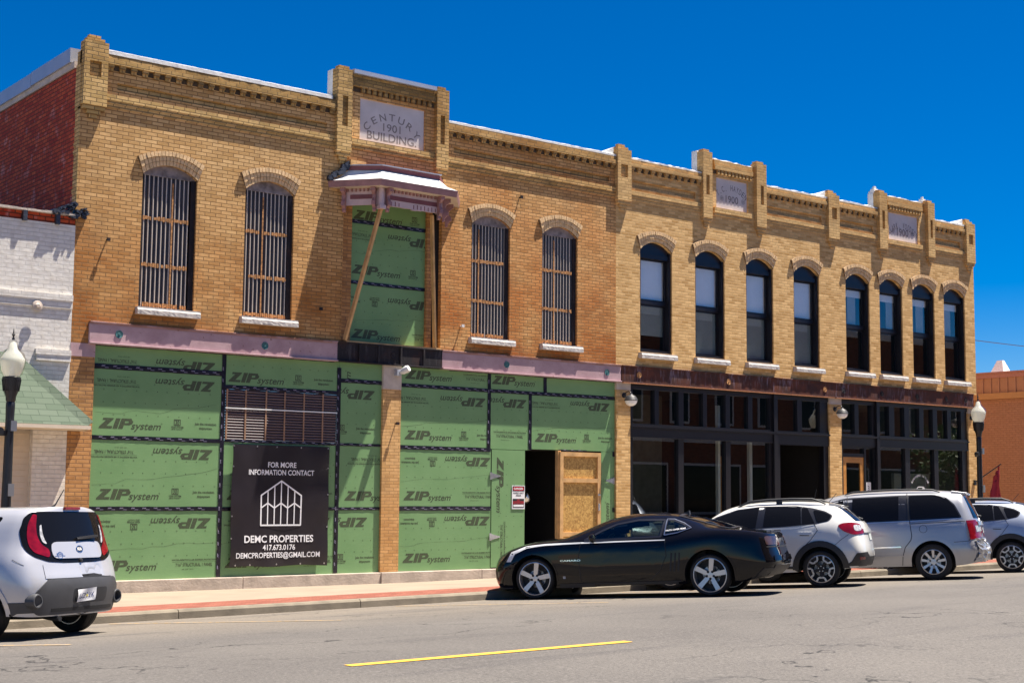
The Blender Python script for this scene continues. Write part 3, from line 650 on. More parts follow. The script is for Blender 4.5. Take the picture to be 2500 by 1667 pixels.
# boards
def sheathing(x0, x1, z0, z1, marks=None, y=.055, parent=A, dots=True, seed=0):
    p = MB().box(x0, x1, y, y+.012, z0, z1).build('sheathing_panel', M['green'], parent)
    f = Flat()
    if dots:
        rnd = random.Random(int(x0*91+z0*57)); zz = z0+.40
        while zz < z1-.2:
            xx = x0+.2
            while xx < x1-.05: 
                s = .007; f.rect(xx-s, xx+s, zz-s*1.2, zz+s*1.2) if rnd.random() < .5 else f.frame(xx-.011, xx+.011, zz-.012, zz+.012, .004)
                xx += .2+rnd.uniform(-.02,.02)
            zz += .215
    if x1-x0 > 1.5 and z1-z0 > .9:
        rs = random.Random(int(x0*71+z0*13)); px_, pz_ = x0+.05, z0+rs.uniform(.3,.5)*(z1-z0)
        while px_ < x1-.1:
            nx2, nz2 = px_+rs.uniform(.08,.3), pz_+rs.uniform(-.02,.05); f.line((px_, pz_), (nx2, nz2), rs.uniform(.002,.005)); px_, pz_ = nx2, nz2
    if marks: f.join(marks)
    if f.v:
        f = f.clip(x0, x1, z0, z1)
        if f.v: link_mesh('panel_print', f.wall(y-.0015), M['print'], p)
    return p
def zip_logo():
    """1.16 m wide brand mark, origin at the foot of the Z"""
    f = Flat(); sh = .34; S = lambda pts: [(x+sh*y, y) for x, y in pts]
    f.poly(S([(0,0),(.235,0),(.235,.042),(.125,.042),(0,.030)])); f.poly(S([(0,.030),(.125,.042),(.205,.150),(.085,.142)])); f.poly(S([(.02,.142),(.205,.150),(.215,.180),(.02,.180)]))
    f.poly(S([(.250,0),(.335,0),(.335,.180),(.250,.180)])); f.poly(S([(.350,0),(.435,0),(.435,.180),(.350,.180)]))
    f.poly(S([(.435,.135),(.50,.135),(.555,.150),(.535,.180),(.435,.180)])); f.poly(S([(.50,.135),(.505,.105),(.580,.095),(.585,.130),(.555,.150)])); f.poly(S([(.435,.068),(.53,.068),(.575,.085),(.580,.095),(.505,.105),(.435,.098)]))
    f.text('system', .585, .0, .125, width=.56, bold=.012, align='LEFT', shear=.30); f.ring(1.155, .108, .008, .013, 10); return f
LOGO = zip_logo()
def blk30():
    f = Flat(); f.frame(-.065, .065, .07, .18, .014); f.text('30', 0, .088, .075, width=.075, bold=.02); f.text('YEAR SYSTEM', 0, .026, .032, width=.24, bold=.03); f.text('LIMITED WARRANTY', 0, -.004, .018, width=.22, bold=.03); return f
def blkjoin():
    f = Flat(); f.text('Join the revolution.', 0, .085, .043, width=.43, bold=.025); f.text('#zipsystem', 0, .01, .040, width=.25, bold=.025); return f
def blkstruct():
    f = Flat(); f.text('WATER-RESISTIVE & AIR BARRIER PROTECTION', 0, .13, .026, width=.86, bold=.03); f.rect(-.42, .42, .105, .109); f.text('7/16" STRUCTURAL 1 PANEL', 0, .03, .055, width=.71, bold=.02); f.text('HR. EXP. 24/16', -.12, -.03, .020, width=.22); return f
B30, BJ, BS = blk30(), blkjoin(), blkstruct()
def row(kind, x, z):
    f = Flat().join(LOGO.moved(x, z))
    if kind == 'join': f.join(B30.moved(x+1.45, z+.02)).join(BJ.moved(x+2.0, z+.03))
    elif kind == 'struct': f.join(BS.moved(x+1.86, z+.02))
    return f
def board_marks(x0, x1, z0, z1, low=None, high=None, lx=.13, hx=.14, lz=.16, hz=.16):
    f = Flat()
    if low: f.join(row(low, x0+lx, z0+lz))
    if high: f.join(row(high, 0, 0).turned().moved(x1-hx, z1-hz))
    return f
def bd(x0, x1, z0, z1, low=None, high=None, **kw):
    y = kw.pop('y', .055); return sheathing(x0, x1, z0, z1, board_marks(x0, x1, z0, z1, low, high, **kw), y)
bd(9.545, 11.968, 3.872, 4.236, None, 'struct', hz=.18); bd(9.545, 11.968, 2.648, 3.868, 'join', 'struct'); bd(9.545, 11.968, 1.432, 2.644, 'join', 'struct'); bd(9.545, 11.968, .214, 1.428, 'struct', 'join')
bd(12.0, 14.44, 3.645, 4.25, 'join', None, lx=.10, lz=.09); bd(12.0, 14.44, 1.432, 2.66, 'join', None); bd(12.0, 14.44, .214, 1.428, 'struct', 'join')
f = Flat().join(LOGO.moved(-1.10, -.06)); v = [(-b, a) for a, b in f.v]; g = Flat(); g.v = [(a+14.64, b+4.02) for a, b in v]; g.f = list(f.f)
sheathing(14.445, 15.418, 3.885, 4.25, g)
sheathing(14.445, 15.418, 2.655, 3.88, board_marks(14.445, 15.418, 2.655, 3.88, None, 'x', hx=.16).join(B30.moved(14.52, 2.86)).join(BJ.moved(15.06, 2.87)))
sheathing(14.445, 15.418, 1.432, 2.651, board_marks(14.445, 15.418, 1.432, 2.651, 'x', None, lx=.17).join(BS.turned().moved(15.1, 2.44)))
sheathing(14.445, 15.418, .214, 1.428, board_marks(14.445, 15.418, .214, 1.428, None, 'x', hx=.28).join(B30.moved(14.55, .40)).join(BJ.moved(15.1, .40)))
bd(15.845, 18.07, 3.865, 4.25, 'struct', None, lx=.12, lz=.14); bd(15.845, 18.075, 2.645, 3.861, 'join', 'struct', hx=.10); bd(15.845, 18.135, 1.442, 2.641, 'struct', 'join', hx=.02); bd(15.845, 18.145, .22, 1.438, 'struct', 'join', hx=.03)
bd(18.08, 19.56, 3.885, 4.25, 'x', None, lx=.06, lz=.13); bd(19.565, 21.575, 3.915, 4.25)
f = board_marks(18.11, 19.16, 2.665, 3.881, None, 'x', hx=.10).join(BS.moved(18.62, 2.88)); sheathing(18.085, 19.16, 2.665, 3.881, f)
bd(19.17, 21.575, 2.69, 3.91, 'join', 'struct', hx=.15)
def sideways(fl, x, z, cw=True):
    g = Flat(); g.v = [(b+x, -a+z) for a, b in fl.v] if cw else [(-b+x, a+z) for a, b in fl.v]; g.f = list(fl.f); return g
f = sideways(LOGO, 18.28, 2.5).join(sideways(BS, 18.36, .75)); sheathing(18.15, 19.025, .24, 2.655, f, .045)
f = sideways(BS, 21.22, 2.1, False).join(sideways(LOGO, 21.42, .42, False)); sheathing(21.18, 21.575, .22, 2.685, f, .055)
def tape(x0, x1, z0, z1, y=.0475, wob=.006):
    mb = MB(); horiz = (x1-x0) > (z1-z0); L = (x1-x0) if horiz else (z1-z0); n = max(2, int(L/.12)); rnd = random.Random(int((x0+z0)*311)); vs = []
    w = (z1-z0) if horiz else (x1-x0); 
    for i in range(n+1):
        t_ = i/n; o_ = rnd.uniform(-wob, wob)*.5; yy = y+rnd.uniform(-.0012, .0012)
        for s in (0, .5, 1):
            vs.append((x0+L*t_, yy - (.0015 if s == .5 else 0), z0+w*s+o_) if horiz else (x0+w*s+o_, yy-(.0015 if s == .5 else 0), z0+L*t_))
    for i in range(n):
        for k in (0, 1): mb.f.append((3*i+k, 3*i+3+k, 3*i+4+k, 3*i+1+k)); mb.mi.append(0)
    mb.v = vs; o = mb.build('seam_tape', M['tape'], A, fix=False)
    bm = bmesh.new(); bm.from_mesh(o.data)
    for f_ in bm.faces:
        f_.normal_update()
        if f_.normal.y > 0: f_.normal_flip()
    bm.to_mesh(o.data); bm.free()
    fp = Flat(); k = .17
    while k < L-.15:
        s = 'ZIP' if int(k*10) % 2 else 'TAPE'
        if horiz: fp.text(s, x0+k, z0+w*.52, .020, width=.075, bold=.03, shear=.3); fp.rect(x0+k+.03, x0+k+.10, z0+w*.28, z0+w*.36)
        else: fp.join(sideways(Flat().text(s, 0, 0, .02, width=.075, bold=.03, shear=.3), x0+w*.4, z0+k, False))
        k += .21
    if fp.v: link_mesh('tape_print', fp.wall(y-.004), M['tape_print'], o)
for a in ((9.545,11.99,3.825,3.915),(9.545,11.965,2.61,2.685),(9.545,11.965,1.395,1.47),(9.55,11.98,4.222,4.25),(12.045,14.41,3.60,3.675),(12.05,15.418,2.632,2.684),(14.44,15.418,3.845,3.925),(11.96,12.25,1.395,1.465),(14.2,15.418,1.405,1.465),(12.05,14.33,4.222,4.248),
          (15.845,21.575,3.832,3.908),(15.845,18.12,2.602,2.684),(15.845,18.13,1.395,1.485),(17.04,21.575,4.222,4.25),(19.95,20.75,2.672,2.70),(21.51,21.575,2.58,2.69),(21.51,21.575,1.36,1.46)): tape(*a)
for a in ((11.962,12.045,.22,4.24),(14.395,14.485,.22,4.13),(18.025,18.11,2.63,4.22),(19.52,19.61,3.9,4.22),(19.12,19.205,2.67,3.86)): tape(*a, y=.046)
# louvred opening: horizontal corrugated sheet over studs
lv = MB(); n = 190; x0, x1, z0, z1 = 12.052, 14.405, 2.684, 3.60
vs = []
for i in range(n+1):
    z = z0+(z1-z0)*i/n; y = .058-.012*math.sin(2*math.pi*(z-z0)/.051); vs += [(x0, y, z-z0), (x1, y, z-z0)]
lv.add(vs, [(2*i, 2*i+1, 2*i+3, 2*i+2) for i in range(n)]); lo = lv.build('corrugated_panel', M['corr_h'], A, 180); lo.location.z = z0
sb = MB()
for x in (12.08, 12.46, 12.88, 13.27, 13.68, 14.09): sb.box(x-.016, x+.016, .041, .0425, 0.0, z1-z0)
sb.build('stud_strip', M['stud'], lo); MB().box(x0, x1, .030, .040, 3.243-z0, 3.268-z0).build('cross_rail', M['white_coat'], lo)
# doorway: dark room, open plywood leaf
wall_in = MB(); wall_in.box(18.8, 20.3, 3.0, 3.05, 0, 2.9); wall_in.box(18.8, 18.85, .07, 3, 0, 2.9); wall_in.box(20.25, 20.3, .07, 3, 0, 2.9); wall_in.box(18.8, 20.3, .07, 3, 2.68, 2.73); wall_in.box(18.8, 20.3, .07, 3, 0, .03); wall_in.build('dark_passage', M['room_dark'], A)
MB().box(19.87, 19.95, -.03, .06, .2, 2.675).build('door_jamb', M['lumber'], A)
d = MB(); X0, X1, Z0, Z1 = 19.90, 21.06, .30, 2.65
d.box(X0, X0+.09, -.075, -.035, Z0, Z1); d.box(X1-.09, X1, -.075, -.035, Z0, Z1); d.box(X0+.09, X1-.09, -.074, -.035, Z1-.09, Z1); d.box(X0+.09, X1-.09, -.074, -.035, 2.0, 2.09); d.box(X0+.09, X1-.09, -.074, -.035, .85, .94); d.box(X0+.09, X1-.09, -.074, -.035, Z0, Z0+.09)
dr = d.build('door', M['lumber'], A); tag(dr, 'open strand board door leaf framed in pine'); MB().box(X0, X1, -.035, -.02, Z0, Z1).build('door_board', M['osb'], dr)
lt = MB(); lt.box(X1-.085, X1-.02, -.082, -.075, 1.72, 1.76); lt.box(X1-.075, X1-.03, -.085, -.075, 1.40, 1.55); lt.build('latch', M['alu'], dr)
for (x, z, s) in ((18.15, 2.11, 1), (18.15, .86, 1), (21.52, 2.05, -1)):
    h = MB(); h.prism([(x, z-.06), (x, z+.06), (x+.22*s, z+.012), (x+.22*s, z-.012)], .036, .044); h.box(x-.05*s if s > 0 else x, x if s > 0 else x+.05, .034, .046, z-.075, z+.075); h.build('strap_hinge', M['alu'], A)
# bay opening upstairs
rb = MB(); rb.box(14.42, 14.69, .10, .2, 4.66, 7.6); rb.build('brick_return', M['brick_rust'], A)
MB().box(16.62, 16.77, .10, .26, 4.66, 7.6).build('dark_jamb', M['room_dark'], A)
MB().box(16.50, 16.62, .12, .26, 4.66, 7.6).build('brick_return', M['brick_rust'], A)
def bayb(x0, x1, z0, z1, f): sheathing(x0, x1, z0, z1, f, .20)
g = row('join', 14.78, 7.11); bayb(14.66, 16.62, 7.065, 7.7, g)
g = row('struct', 0, 0).turned().moved(16.66+.08, 6.98-.10).join(row('join', 14.76, 6.02)); bayb(14.66, 16.62, 5.845, 7.061, g)
g = row('join', 0, 0).turned().moved(16.66+.10, 5.70-.10).join(row('struct', 14.78, 4.75)); bayb(14.66, 16.62, 4.67, 5.841, g)
def bay_tape(z0, z1): tape(14.66, 16.62, z0, z1, y=.19)
bay_tape(7.02, 7.10); bay_tape(5.81, 5.88)
# oriel hood left hanging over the bay
P0 = [(14.06, 0.0), (14.74, -.85), (16.55, -.85), (17.22, 0.0)]; P1 = [(14.30, 0.0), (14.87, -.64), (16.45, -.64), (17.0, 0.0)]; P2_ = [(14.52, 0.0), (15.02, -.44), (16.36, -.44), (16.78, 0.0)]
def ringz(P, z): return [(x, y, z) for x, y in P]
h = MB(); v = ringz(P0, 7.73) + ringz(P1, 7.82) + ringz(P2_, 8.0); h.add(v, [(0,1,5,4),(1,2,6,5),(2,3,7,6),(4,5,9,8),(5,6,10,9),(6,7,11,10)]); hood = h.build('oriel_hood', M['white_metal'], A)
Pf = [(14.50, 0.0), (15.0, -.46), (16.38, -.46), (16.80, 0.0)]
h = MB(); h.add(ringz(Pf, 8.0)+ringz(Pf, 8.085), [(0,1,5,4),(1,2,6,5),(2,3,7,6)]); h.add(ringz(Pf, 8.086), [(0,1,2,3)]); h.build('ridge_flashing', M['maroon'], hood)
h = MB(); Pq = [(14.42, -.02), (14.95, -.52), (16.42, -.52), (16.86, -.02)]; h.bar((14.47,-.02,8.09), (14.985,-.475,8.09), .06, .015); h.bar((14.985,-.475,8.09), (16.40,-.475,8.09), .06, .015); h.build('ridge_edge', M['grey_metal'], hood)
h = MB(); v = ringz(P0, 7.728)+ringz([(x*.985+15.64*.015, y*.97) for x, y in P0], 7.60); h.add(v, [(0,1,5,4),(1,2,6,5),(2,3,7,6)]); h.build('fascia', M['mauve_trim'], hood)
h = MB(); h.add(ringz([(x*.985+15.64*.015, y*.97) for x, y in P0], 7.602), [(0,1,2,3)]); h.build('soffit', M['cream'], hood)
PB = [(14.38, 0.0), (14.90, -.60), (16.34, -.60), (16.86, 0.0)]; fz = MB(); jag = random.Random(5)
for a, b, zb in ((PB[0], PB[1], 7.28), (PB[1], PB[2], 7.27), (PB[2], PB[3], 7.27)):
    n = 12
    for k in range(n):
        p = [(a[0]+(b[0]-a[0])*t, a[1]+(b[1]-a[1])*t) for t in (k/n, (k+1)/n)]; q = zb+(jag.uniform(-.012,.012) if a is PB[1] else 0)
        fz.add([(p[0][0],p[0][1],q),(p[1][0],p[1][1],q),(p[1][0],p[1][1],7.602),(p[0][0],p[0][1],7.602),(p[0][0],p[0][1]+.05,q),(p[1][0],p[1][1]+.05,q),(p[1][0],p[1][1]+.05,7.602),(p[0][0],p[0][1]+.05,7.602)], [(0,1,2,3),(4,7,6,5),(0,4,5,1)])
fz.build('frieze', M['pink_trim'], hood)
def on_face(a, b, u0, u1, z0, z1, d):
    dx, dy = b[0]-a[0], b[1]-a[1]; L = math.hypot(dx, dy); nx, ny = dy/L, -dx/L
    q = [(a[0]+dx*u, a[1]+dy*u) for u in (u0, u1)]; vs = []
    for dd in (0.001, d):
        for (x, y) in q:
            for z in (z0, z1): vs.append((x+nx*dd, y+ny*dd, z))
    return vs, [(0,1,3,2),(4,6,7,5),(0,4,5,1),(2,3,7,6),(1,5,7,3),(0,2,6,4)]
for (a, b, u0, u1) in ((PB[0], PB[1], .22, .82), (PB[1], PB[2], .09, .93), (PB[2], PB[3], .2, .8)):
    m_ = MB(); m_.add(*on_face(a, b, u0, u1, 7.40, 7.485, .012)); m_.build('frieze_panel', M['maroon'], hood)
dn = MB()
for a, b, n in ((PB[0], PB[1], 8), (PB[1], PB[2], 13), (PB[2], PB[3], 8)):
    for k in range(n): u = .16+.72*k/(n-1); dn.add(*on_face(a, b, u-.013 if n > 8 else u-.02, u+.013 if n > 8 else u+.02, 7.545, 7.600, .035))
dn.build('dentil_blocks', M['mauve_trim'], hood)
fl_ = MB()
for k in range(16):
    u = .05+.9*k/15
    if k in (5, 6, 7): continue
    fl_.add(*on_face(PB[1], PB[2], u-.006, u+.006, 7.285, 7.375 if k % 2 else 7.36, .004))
fl_.build('frieze_flutes', M['maroon'], hood)
h = MB(); h.tube([(14.90, -.61, 7.26), (14.90, -.61, 7.6)], .062, 16); h.box(14.83, 14.97, -.68, -.55, 7.19, 7.262); h.build('corner_post', M['pink_trim'], hood, 40)
def bracket(x, y, ang):
    prof = [(0,.46),(.15,.46),(.155,.40),(.12,.36),(.075,.33),(.07,.27),(.105,.21),(.115,.15),(.085,.10),(.05,.07),(.055,.03),(.03,0),(0,0)]
    b_ = MB(); b_.prism([(p, z) for p, z in prof], -.032, .032); b_.box(.02, .17, -.045, .045, .39, .462); b_.box(.085, .125, -.036, .036, .12, .2)
    Mx = Matrix.Translation((x, y, 7.14)) @ Matrix.Rotation(ang, 4, 'Z'); b_.v = [tuple(Mx @ Vector(p)) for p in b_.v]; return b_.build('scroll_bracket', M['mauve_trim'], hood)
nl = math.atan2(-.52, -.60); nr = math.atan2(-.52, .60); nf = -math.pi/2
bracket(14.42, -.05, nl); bracket(14.82, -.51, nl); bracket(15.03, -.60, nf); bracket(16.25, -.60, nf); bracket(16.42, -.50, nr); bracket(16.80, -.07, nr)
tb = MB(); rr = random.Random(9)
for k in range(26):
    t_ = k/25; x = 14.08+.42*t_+rr.uniform(-.03,.03); z = 7.76+.33*t_+rr.uniform(-.03,.03); s = rr.uniform(.03,.06); tb.box(x-s, x+s, -.05-rr.uniform(0,.05), .01, z-s*.7, z+s*.7, Matrix.Translation((x,0,z)) @ Matrix.Rotation(rr.uniform(-.6,.6),4,'Y') @ Matrix.Translation((-x,0,-z)))
tb.build('torn_flashing', M['tar'], hood); MB().box(14.5, 14.85, -.12, -.01, 8.09, 8.19).build('loose_bricks', M['brick_pier'], hood)
# things standing on or fixed to it
tag(MB().bar((14.93, -.56, 7.22), (14.47, -.075, 4.66), .10, .045, (1,0,0)).build('timber_prop', M['lumber']), 'slanting pine plank crossing the green boarded bay from the hood corner', 'plank', 'timber props under the oriel hood')
tag(MB().bar((16.24, -.40, 7.27), (16.62, -.02, 4.66), .09, .04, (1,0,0)).build('timber_prop', M['lumber']), 'near upright pine plank at the right edge of the boarded bay', 'plank', 'timber props under the oriel hood')
# banner
nx_, nz_ = 28, 36; bx0, bx1, bz0, bz1 = 12.19, 14.22, .39, 2.60
def ban_y(u, v): return -.012 - .010*math.sin(7*u+3*v) - .012*math.sin(15*v)*(abs(u-.5)**2*3.2) - .008*math.sin(21*u)*(v**4+(1-v)**4)
vs = [(bx0+(bx1-bx0)*i/nx_ + .012*math.sin(9*j/nz_)*(1 if i in (0,) else 0), ban_y(i/nx_, j/nz_), bz0+(bz1-bz0)*j/nz_ + .012*math.sin(11*i/nx_)*(1 if j in (0,) else 0)) for j in range(nz_+1) for i in range(nx_+1)]
mb = MB(); mb.add(vs, [(j*(nx_+1)+i, j*(nx_+1)+i+1, (j+1)*(nx_+1)+i+1, (j+1)*(nx_+1)+i) for j in range(nz_) for i in range(nx_)]); mb.f = [tuple(f) for f in mb.f]
ban = mb.build('banner', M['banner'], None, 180, fix=False); tag(ban, 'black vinyl banner with white house emblem and contact lettering hung on green boards', 'banner')
f = Flat(); f.text('FOR MORE', 13.215, 2.195, .095, width=.585, bold=.018); f.text('INFORMATION CONTACT', 13.215, 2.055, .095, width=1.36, bold=.018)
H = [(12.80, 1.135), (12.80, 1.68), (13.215, 1.945), (13.63, 1.68), (13.63, 1.135)]; w_ = .028
for a, b in zip(H, H[1:]+H[:1]): f.line(a, b, w_)
for x in (12.938, 13.077, 13.215, 13.353, 13.492):
    zt_ = 1.945-abs(x-13.215)*.6386; f.line((x, 1.135), (x, zt_), .022)
zz = [(12.80,1.45),(12.938,1.54),(13.077,1.45),(13.215,1.54),(13.353,1.45),(13.492,1.54),(13.63,1.45)]
for a, b in zip(zz, zz[1:]): f.line(a, b, .025)
for p in H + zz: f.disc(p[0], p[1], .014, 8)
f.text('DEMC PROPERTIES', 13.19, .825, .125, width=1.44, bold=.022); f.text('417.673.0176', 13.19, .685, .095, width=.68, bold=.018); f.text('DEMCPROPERTIES@GMAIL.COM', 13.18, .545, .095, width=1.74, bold=.018)
me = f.wall(0.0)
for v in me.vertices: v.co.y = ban_y((v.co.x-bx0)/(bx1-bx0), (v.co.z-bz0)/(bz1-bz0)) - .006
link_mesh('banner_print', me, M['white_print'], ban)
g = MB()
for x, z in [(12.215,2.57),(12.7,2.57),(13.1,2.57),(13.6,2.57),(14.19,2.57),(12.215,2.2),(12.21,1.3),(12.21,.9),(14.2,2.2),(14.2,1.7),(14.2,1.1),(12.3,.42),(12.6,.42),(13.15,.42),(13.65,.42),(14.15,.42)]: g.lathe([(0,.004),(.014,.004),(.016,0)], 10, Matrix.Translation((x, ban_y((x-bx0)/2.03,(z-bz0)/2.21)-.003, z)) @ Matrix.Rotation(R_(90), 4, 'X'))
g.build('grommets', M['alu'], ban)
# danger sign
sg = MB().box(18.68, 19.02, .034, .040, 1.43, 1.92).build('danger_sign', M['white_print']); tag(sg, 'small white danger sign with red oval screwed to the green door leaf', 'sign')
f = Flat().rect(18.695, 19.005, 1.80, 1.905).rect(18.70, 19.0, 1.46, 1.645).text('HARD HAT', 18.85, 1.745, .035, width=.285, bold=.03).text('AREA', 18.85, 1.695, .035, width=.15, bold=.03); link_mesh('sign_black', f.wall(.0325), M['black_print'], sg)
f = Flat().poly([(18.85+.143*math.copysign(abs(math.cos(a))**.45, math.cos(a)), 1.853+.042*math.copysign(abs(math.sin(a))**.6, math.sin(a))) for a in [2*math.pi*k/28 for k in range(28)]]).rect(18.705, 18.995, 1.535, 1.59).text('NO', 18.85, 1.60, .036, width=.075, bold=.03); link_mesh('sign_red', f.wall(.0310), M['red_print'], sg)
f = Flat().text('DANGER', 18.85, 1.835, .04, width=.24, bold=.03).rect(18.715, 18.985, 1.478, 1.522); link_mesh('sign_white', f.wall(.0295), M['white_print'], sg)
link_mesh('sign_text', Flat().text('TRESPASSING', 18.85, 1.546, .032, width=.27, bold=.02).wall(.0298), M['black_print'], sg)
# reflector lamp in the doorway
l = MB(); l.lathe([(.02,.13),(.05,.12),(.10,.06),(.13,0),(.125,0),(.09,.06),(.04,.11),(0,.12)], 20, Matrix.Translation((19.10, .16, 1.66)) @ Matrix.Rotation(R_(125), 4, 'Y') @ Matrix.Rotation(R_(20), 4, 'X')); tag(l.build('reflector_lamp', M['alu'], None, 50), 'dull metal reflector dome hanging in the dark doorway beside the danger sign', 'lamp')
# flood light
fx = thing('flood_light', 'white cone flood light on the brick pier between the boarded bays', 'light', (15.72, -.02, 4.10))
MB().box(-.05, .05, -.09, .02, -.06, .06).build('mount_box', M['grey_metal'], fx); l = MB(); l.lathe([(.03,0),(.06,.05),(.075,.16),(.06,.2),(.0,.2)], 18, Matrix.Translation((.03,-.09,0)) @ Matrix.Rotation(R_(62), 4, 'X') @ Matrix.Rotation(R_(25), 4, 'Y')); l.build('lamp_head', M['white_metal'], fx, 50)
def wall_bolt(x, z, label, dark=True, L=.09):
    b = MB(); b.tube([(x, .01, z), (x, -L, z)], .014, 8); b.box(x-.03, x+.03, -L-.01, -L+.02, z-.028, z+.028); tag(b.build('wall_anchor', M['black_beam'] if dark else M['white_coat']), label, 'anchor', 'anchors left in the brick wall')
wall_bolt(9.67, 6.06, 'rusty anchor high on the wall at the left corner of the tan building'); wall_bolt(18.78, 8.03, 'dark anchor below the parapet above two shuttered windows'); wall_bolt(17.27, 5.15, 'pale anchor low on the wall beside the boarded bay', False); wall_bolt(15.72, 3.1, 'small anchor on the brick pier below the flood light'); wall_bolt(13.95, 5.22, 'small anchor between second shuttered window and boarded bay', L=.05)

# ================================================================== the two cleaned buildings dated 1900
def emblem(f, u, v):
    f.ring(u, v, .052, .062, 16)
    for k in range(5): a = math.pi/2+2*math.pi*k/5; f.disc(u+.028*math.cos(a), v+.028*math.sin(a), .013, 8)
    return f.disc(u, v, .012, 8)
def row_building(label, x0, x1, wins, kind, pl, marks, left_sections):
    b = thing('brick_building', label, 'building')
    px0, px1 = pl
    out = [(x0, 4.61), (x1, 4.61), (x1, 9.10), (px1+.33, 9.10), (px1+.33, 9.5), (px0-.33, 9.5), (px0-.33, 9.10), (x0, 9.10)]
    holes = [arch_open(a, c, 4.965, 7.32, RISE) for a, c in wins] + [rect(px0+.006, px1-.006, 8.606, 9.344)]
    rec = [rect(a+.12, c-.16, 8.71, 8.87) for a, c in left_sections]
    wall('front_wall', out, holes+rec, 0.0, .22, M['brick_new'], b)
    t = MB()
    for a, c in left_sections: t.box(a+.08, c-.12, .055, .2, 8.68, 8.9); t.box(a-.05, c+.05, .03, .22, 9.102, 9.34)
    t.box(px0-.3, px1+.3, .05, .22, 9.502, 9.75); t.box(px0-.1, px1+.1, .125, .22, 8.5, 9.45); t.build('parapet_wall', M['brick_new_top'], b)
    for i, (a, c) in enumerate(wins): new_window(a, c, b, 31+i+int(x0), kind)
    for a, c in left_sections:
        cornice(a, c, M['brick_new_top'], b, zt=9.34); rough_coping(a, c, -.05, .36, 9.342, 9.40, M['white_coat'], b, amp=.011)
    parapet_centre(px0-.10, px1+.12, 9.75, px0, px1, 8.60, 9.35, marks, M['brick_new_top'], b, pitch=.125)
    rough_coping(px0-.1, px1+.12, -.02, .36, 9.752, 9.79, M['white_coat'], b, amp=.015)
    MB().box(px0-.2, px1+.2, .23, .29, 9.0, 9.74).build('parapet_back', M['white_coat'], b)
    return b
f = Flat().arc_text('T.C. HAYDEN', 25.36, 8.40, .68, R_(90), R_(80), .14, .080, .012); f.text('1900', 25.37, 8.78, .17, width=.44, bold=.014); emblem(f, 25.02, 8.86); emblem(f, 25.76, 8.86)
Bb = row_building('cleaned tan brick building with carved T.C. Hayden 1900 stone and four blinded upper windows', 21.56, 29.02, [(22.30,23.31),(24.07,25.06),(25.81,26.78),(27.54,28.51)], 'drawn', (24.79, 25.90), f, [(21.94, 24.25), (26.48, 28.81)])
f = Flat().arc_text('CLARK. WOODSON', 32.03, 8.12, .84, R_(90), R_(80), .16, .072, .014); f.text('1900', 32.03, 8.76, .19, width=.50, bold=.016); emblem(f, 31.62, 8.86); emblem(f, 32.44, 8.86)
Eb = row_building('cleaned tan brick corner building with second 1900 stone, unblinded upper windows and an oak door', 29.02, 35.19, [(29.55,30.52),(30.94,31.91),(32.35,33.33),(33.76,34.73)], 'open', (31.38, 32.68), f, [(29.23, 30.88), (33.29, 34.75)])
pilaster(21.52, 21.94, 8.35, 9.52, (21.62, 21.83, 8.88, 9.17), M['brick_new_top'], Bb); pilaster(24.25, 24.56, 8.29, 9.88, (24.35, 24.46, 8.84, 9.32), M['brick_new_top'], Bb, 1); pilaster(26.11, 26.46, 8.29, 9.86, (26.25, 26.36, 8.84, 9.32), M['brick_new_top'], Bb, 1); pilaster(28.81, 29.23, 8.32, 9.46, (28.93, 29.13, 8.83, 9.13), M['brick_new_top'], Bb)
pilaster(30.88, 31.21, 8.29, 9.80, (30.99, 31.10, 8.82, 9.31), M['brick_new_top'], Eb, 1); pilaster(32.99, 33.29, 8.29, 9.80, (33.09, 33.19, 8.82, 9.31), M['brick_new_top'], Eb, 1); pilaster(34.75, 35.16, 8.31, 9.44, (34.86, 35.06, 8.84, 9.13), M['brick_new_top'], Eb)
def white_stub(x0, x1, zt, parent, pyr=False):
    m = MB(); m.box(x0, x1, .101, .29, 9.2, zt)
    if pyr:
        for k in range(3): m.box(x0+.03+.05*k, x1-.02-.05*k, .10+.03*k, .29-.03*k, zt+.07*k, zt+.07*(k+1))
    bevelled(m.build('white_return', M['white_coat'], parent), .012)
white_stub(24.251, 24.561, 9.93, Bb); white_stub(30.881, 31.211, 9.80, Eb, True); white_stub(32.991, 33.291, 9.80, Eb, True)
for x, p in ((28.62, Bb), (34.55, Eb), (21.3, A)): m = MB(); m.add([(x-.12,.02,9.39),(x+.2,.02,9.39),(x+.2,.02,9.56),(x-.12,.4,9.39),(x+.2,.4,9.39),(x+.2,.4,9.54)], [(0,1,2),(0,2,5,3),(3,5,4),(1,4,5,2)]); m.build('coping_wedge', M['white_coat'], p)
MB().box(21.6, 35.0, .5, 14, 8.2, 8.25).build('roof', M['tar'], Bb); MB().box(35.0, 35.19, .22, 14, 0, 9.1).build('side_wall', M['brick_new'], Eb)
beam(21.70, 29.08, M['rust_beam'], Bb, 'rusted_beam', bolts=(22.22, 25.12, 28.62), boltmat='rust'); beam(29.085, 34.98, M['rust_beam'], Eb, 'rusted_beam', bolts=(29.35, 30.9, 32.4, 33.7, 34.6), boltmat='black_beam')
for x0, x1, p in ((22.0, 28.84, Bb), (29.31, 34.77, Eb)): MB().box(x0-.3, x1+.1, -.10, -.04, 4.222, 4.240).build('rust_edge', M['rust_line'], p)
def pier_new(x0, x1, p, z0=0): brick_pier(x0, x1, z0, 4.075, 4.238, M['brick_new'], M['cap_stone'], p)
pier_new(21.58, 22.0, Bb); pier_new(28.84, 29.31, Bb); pier_new(34.77, 35.19, Eb)
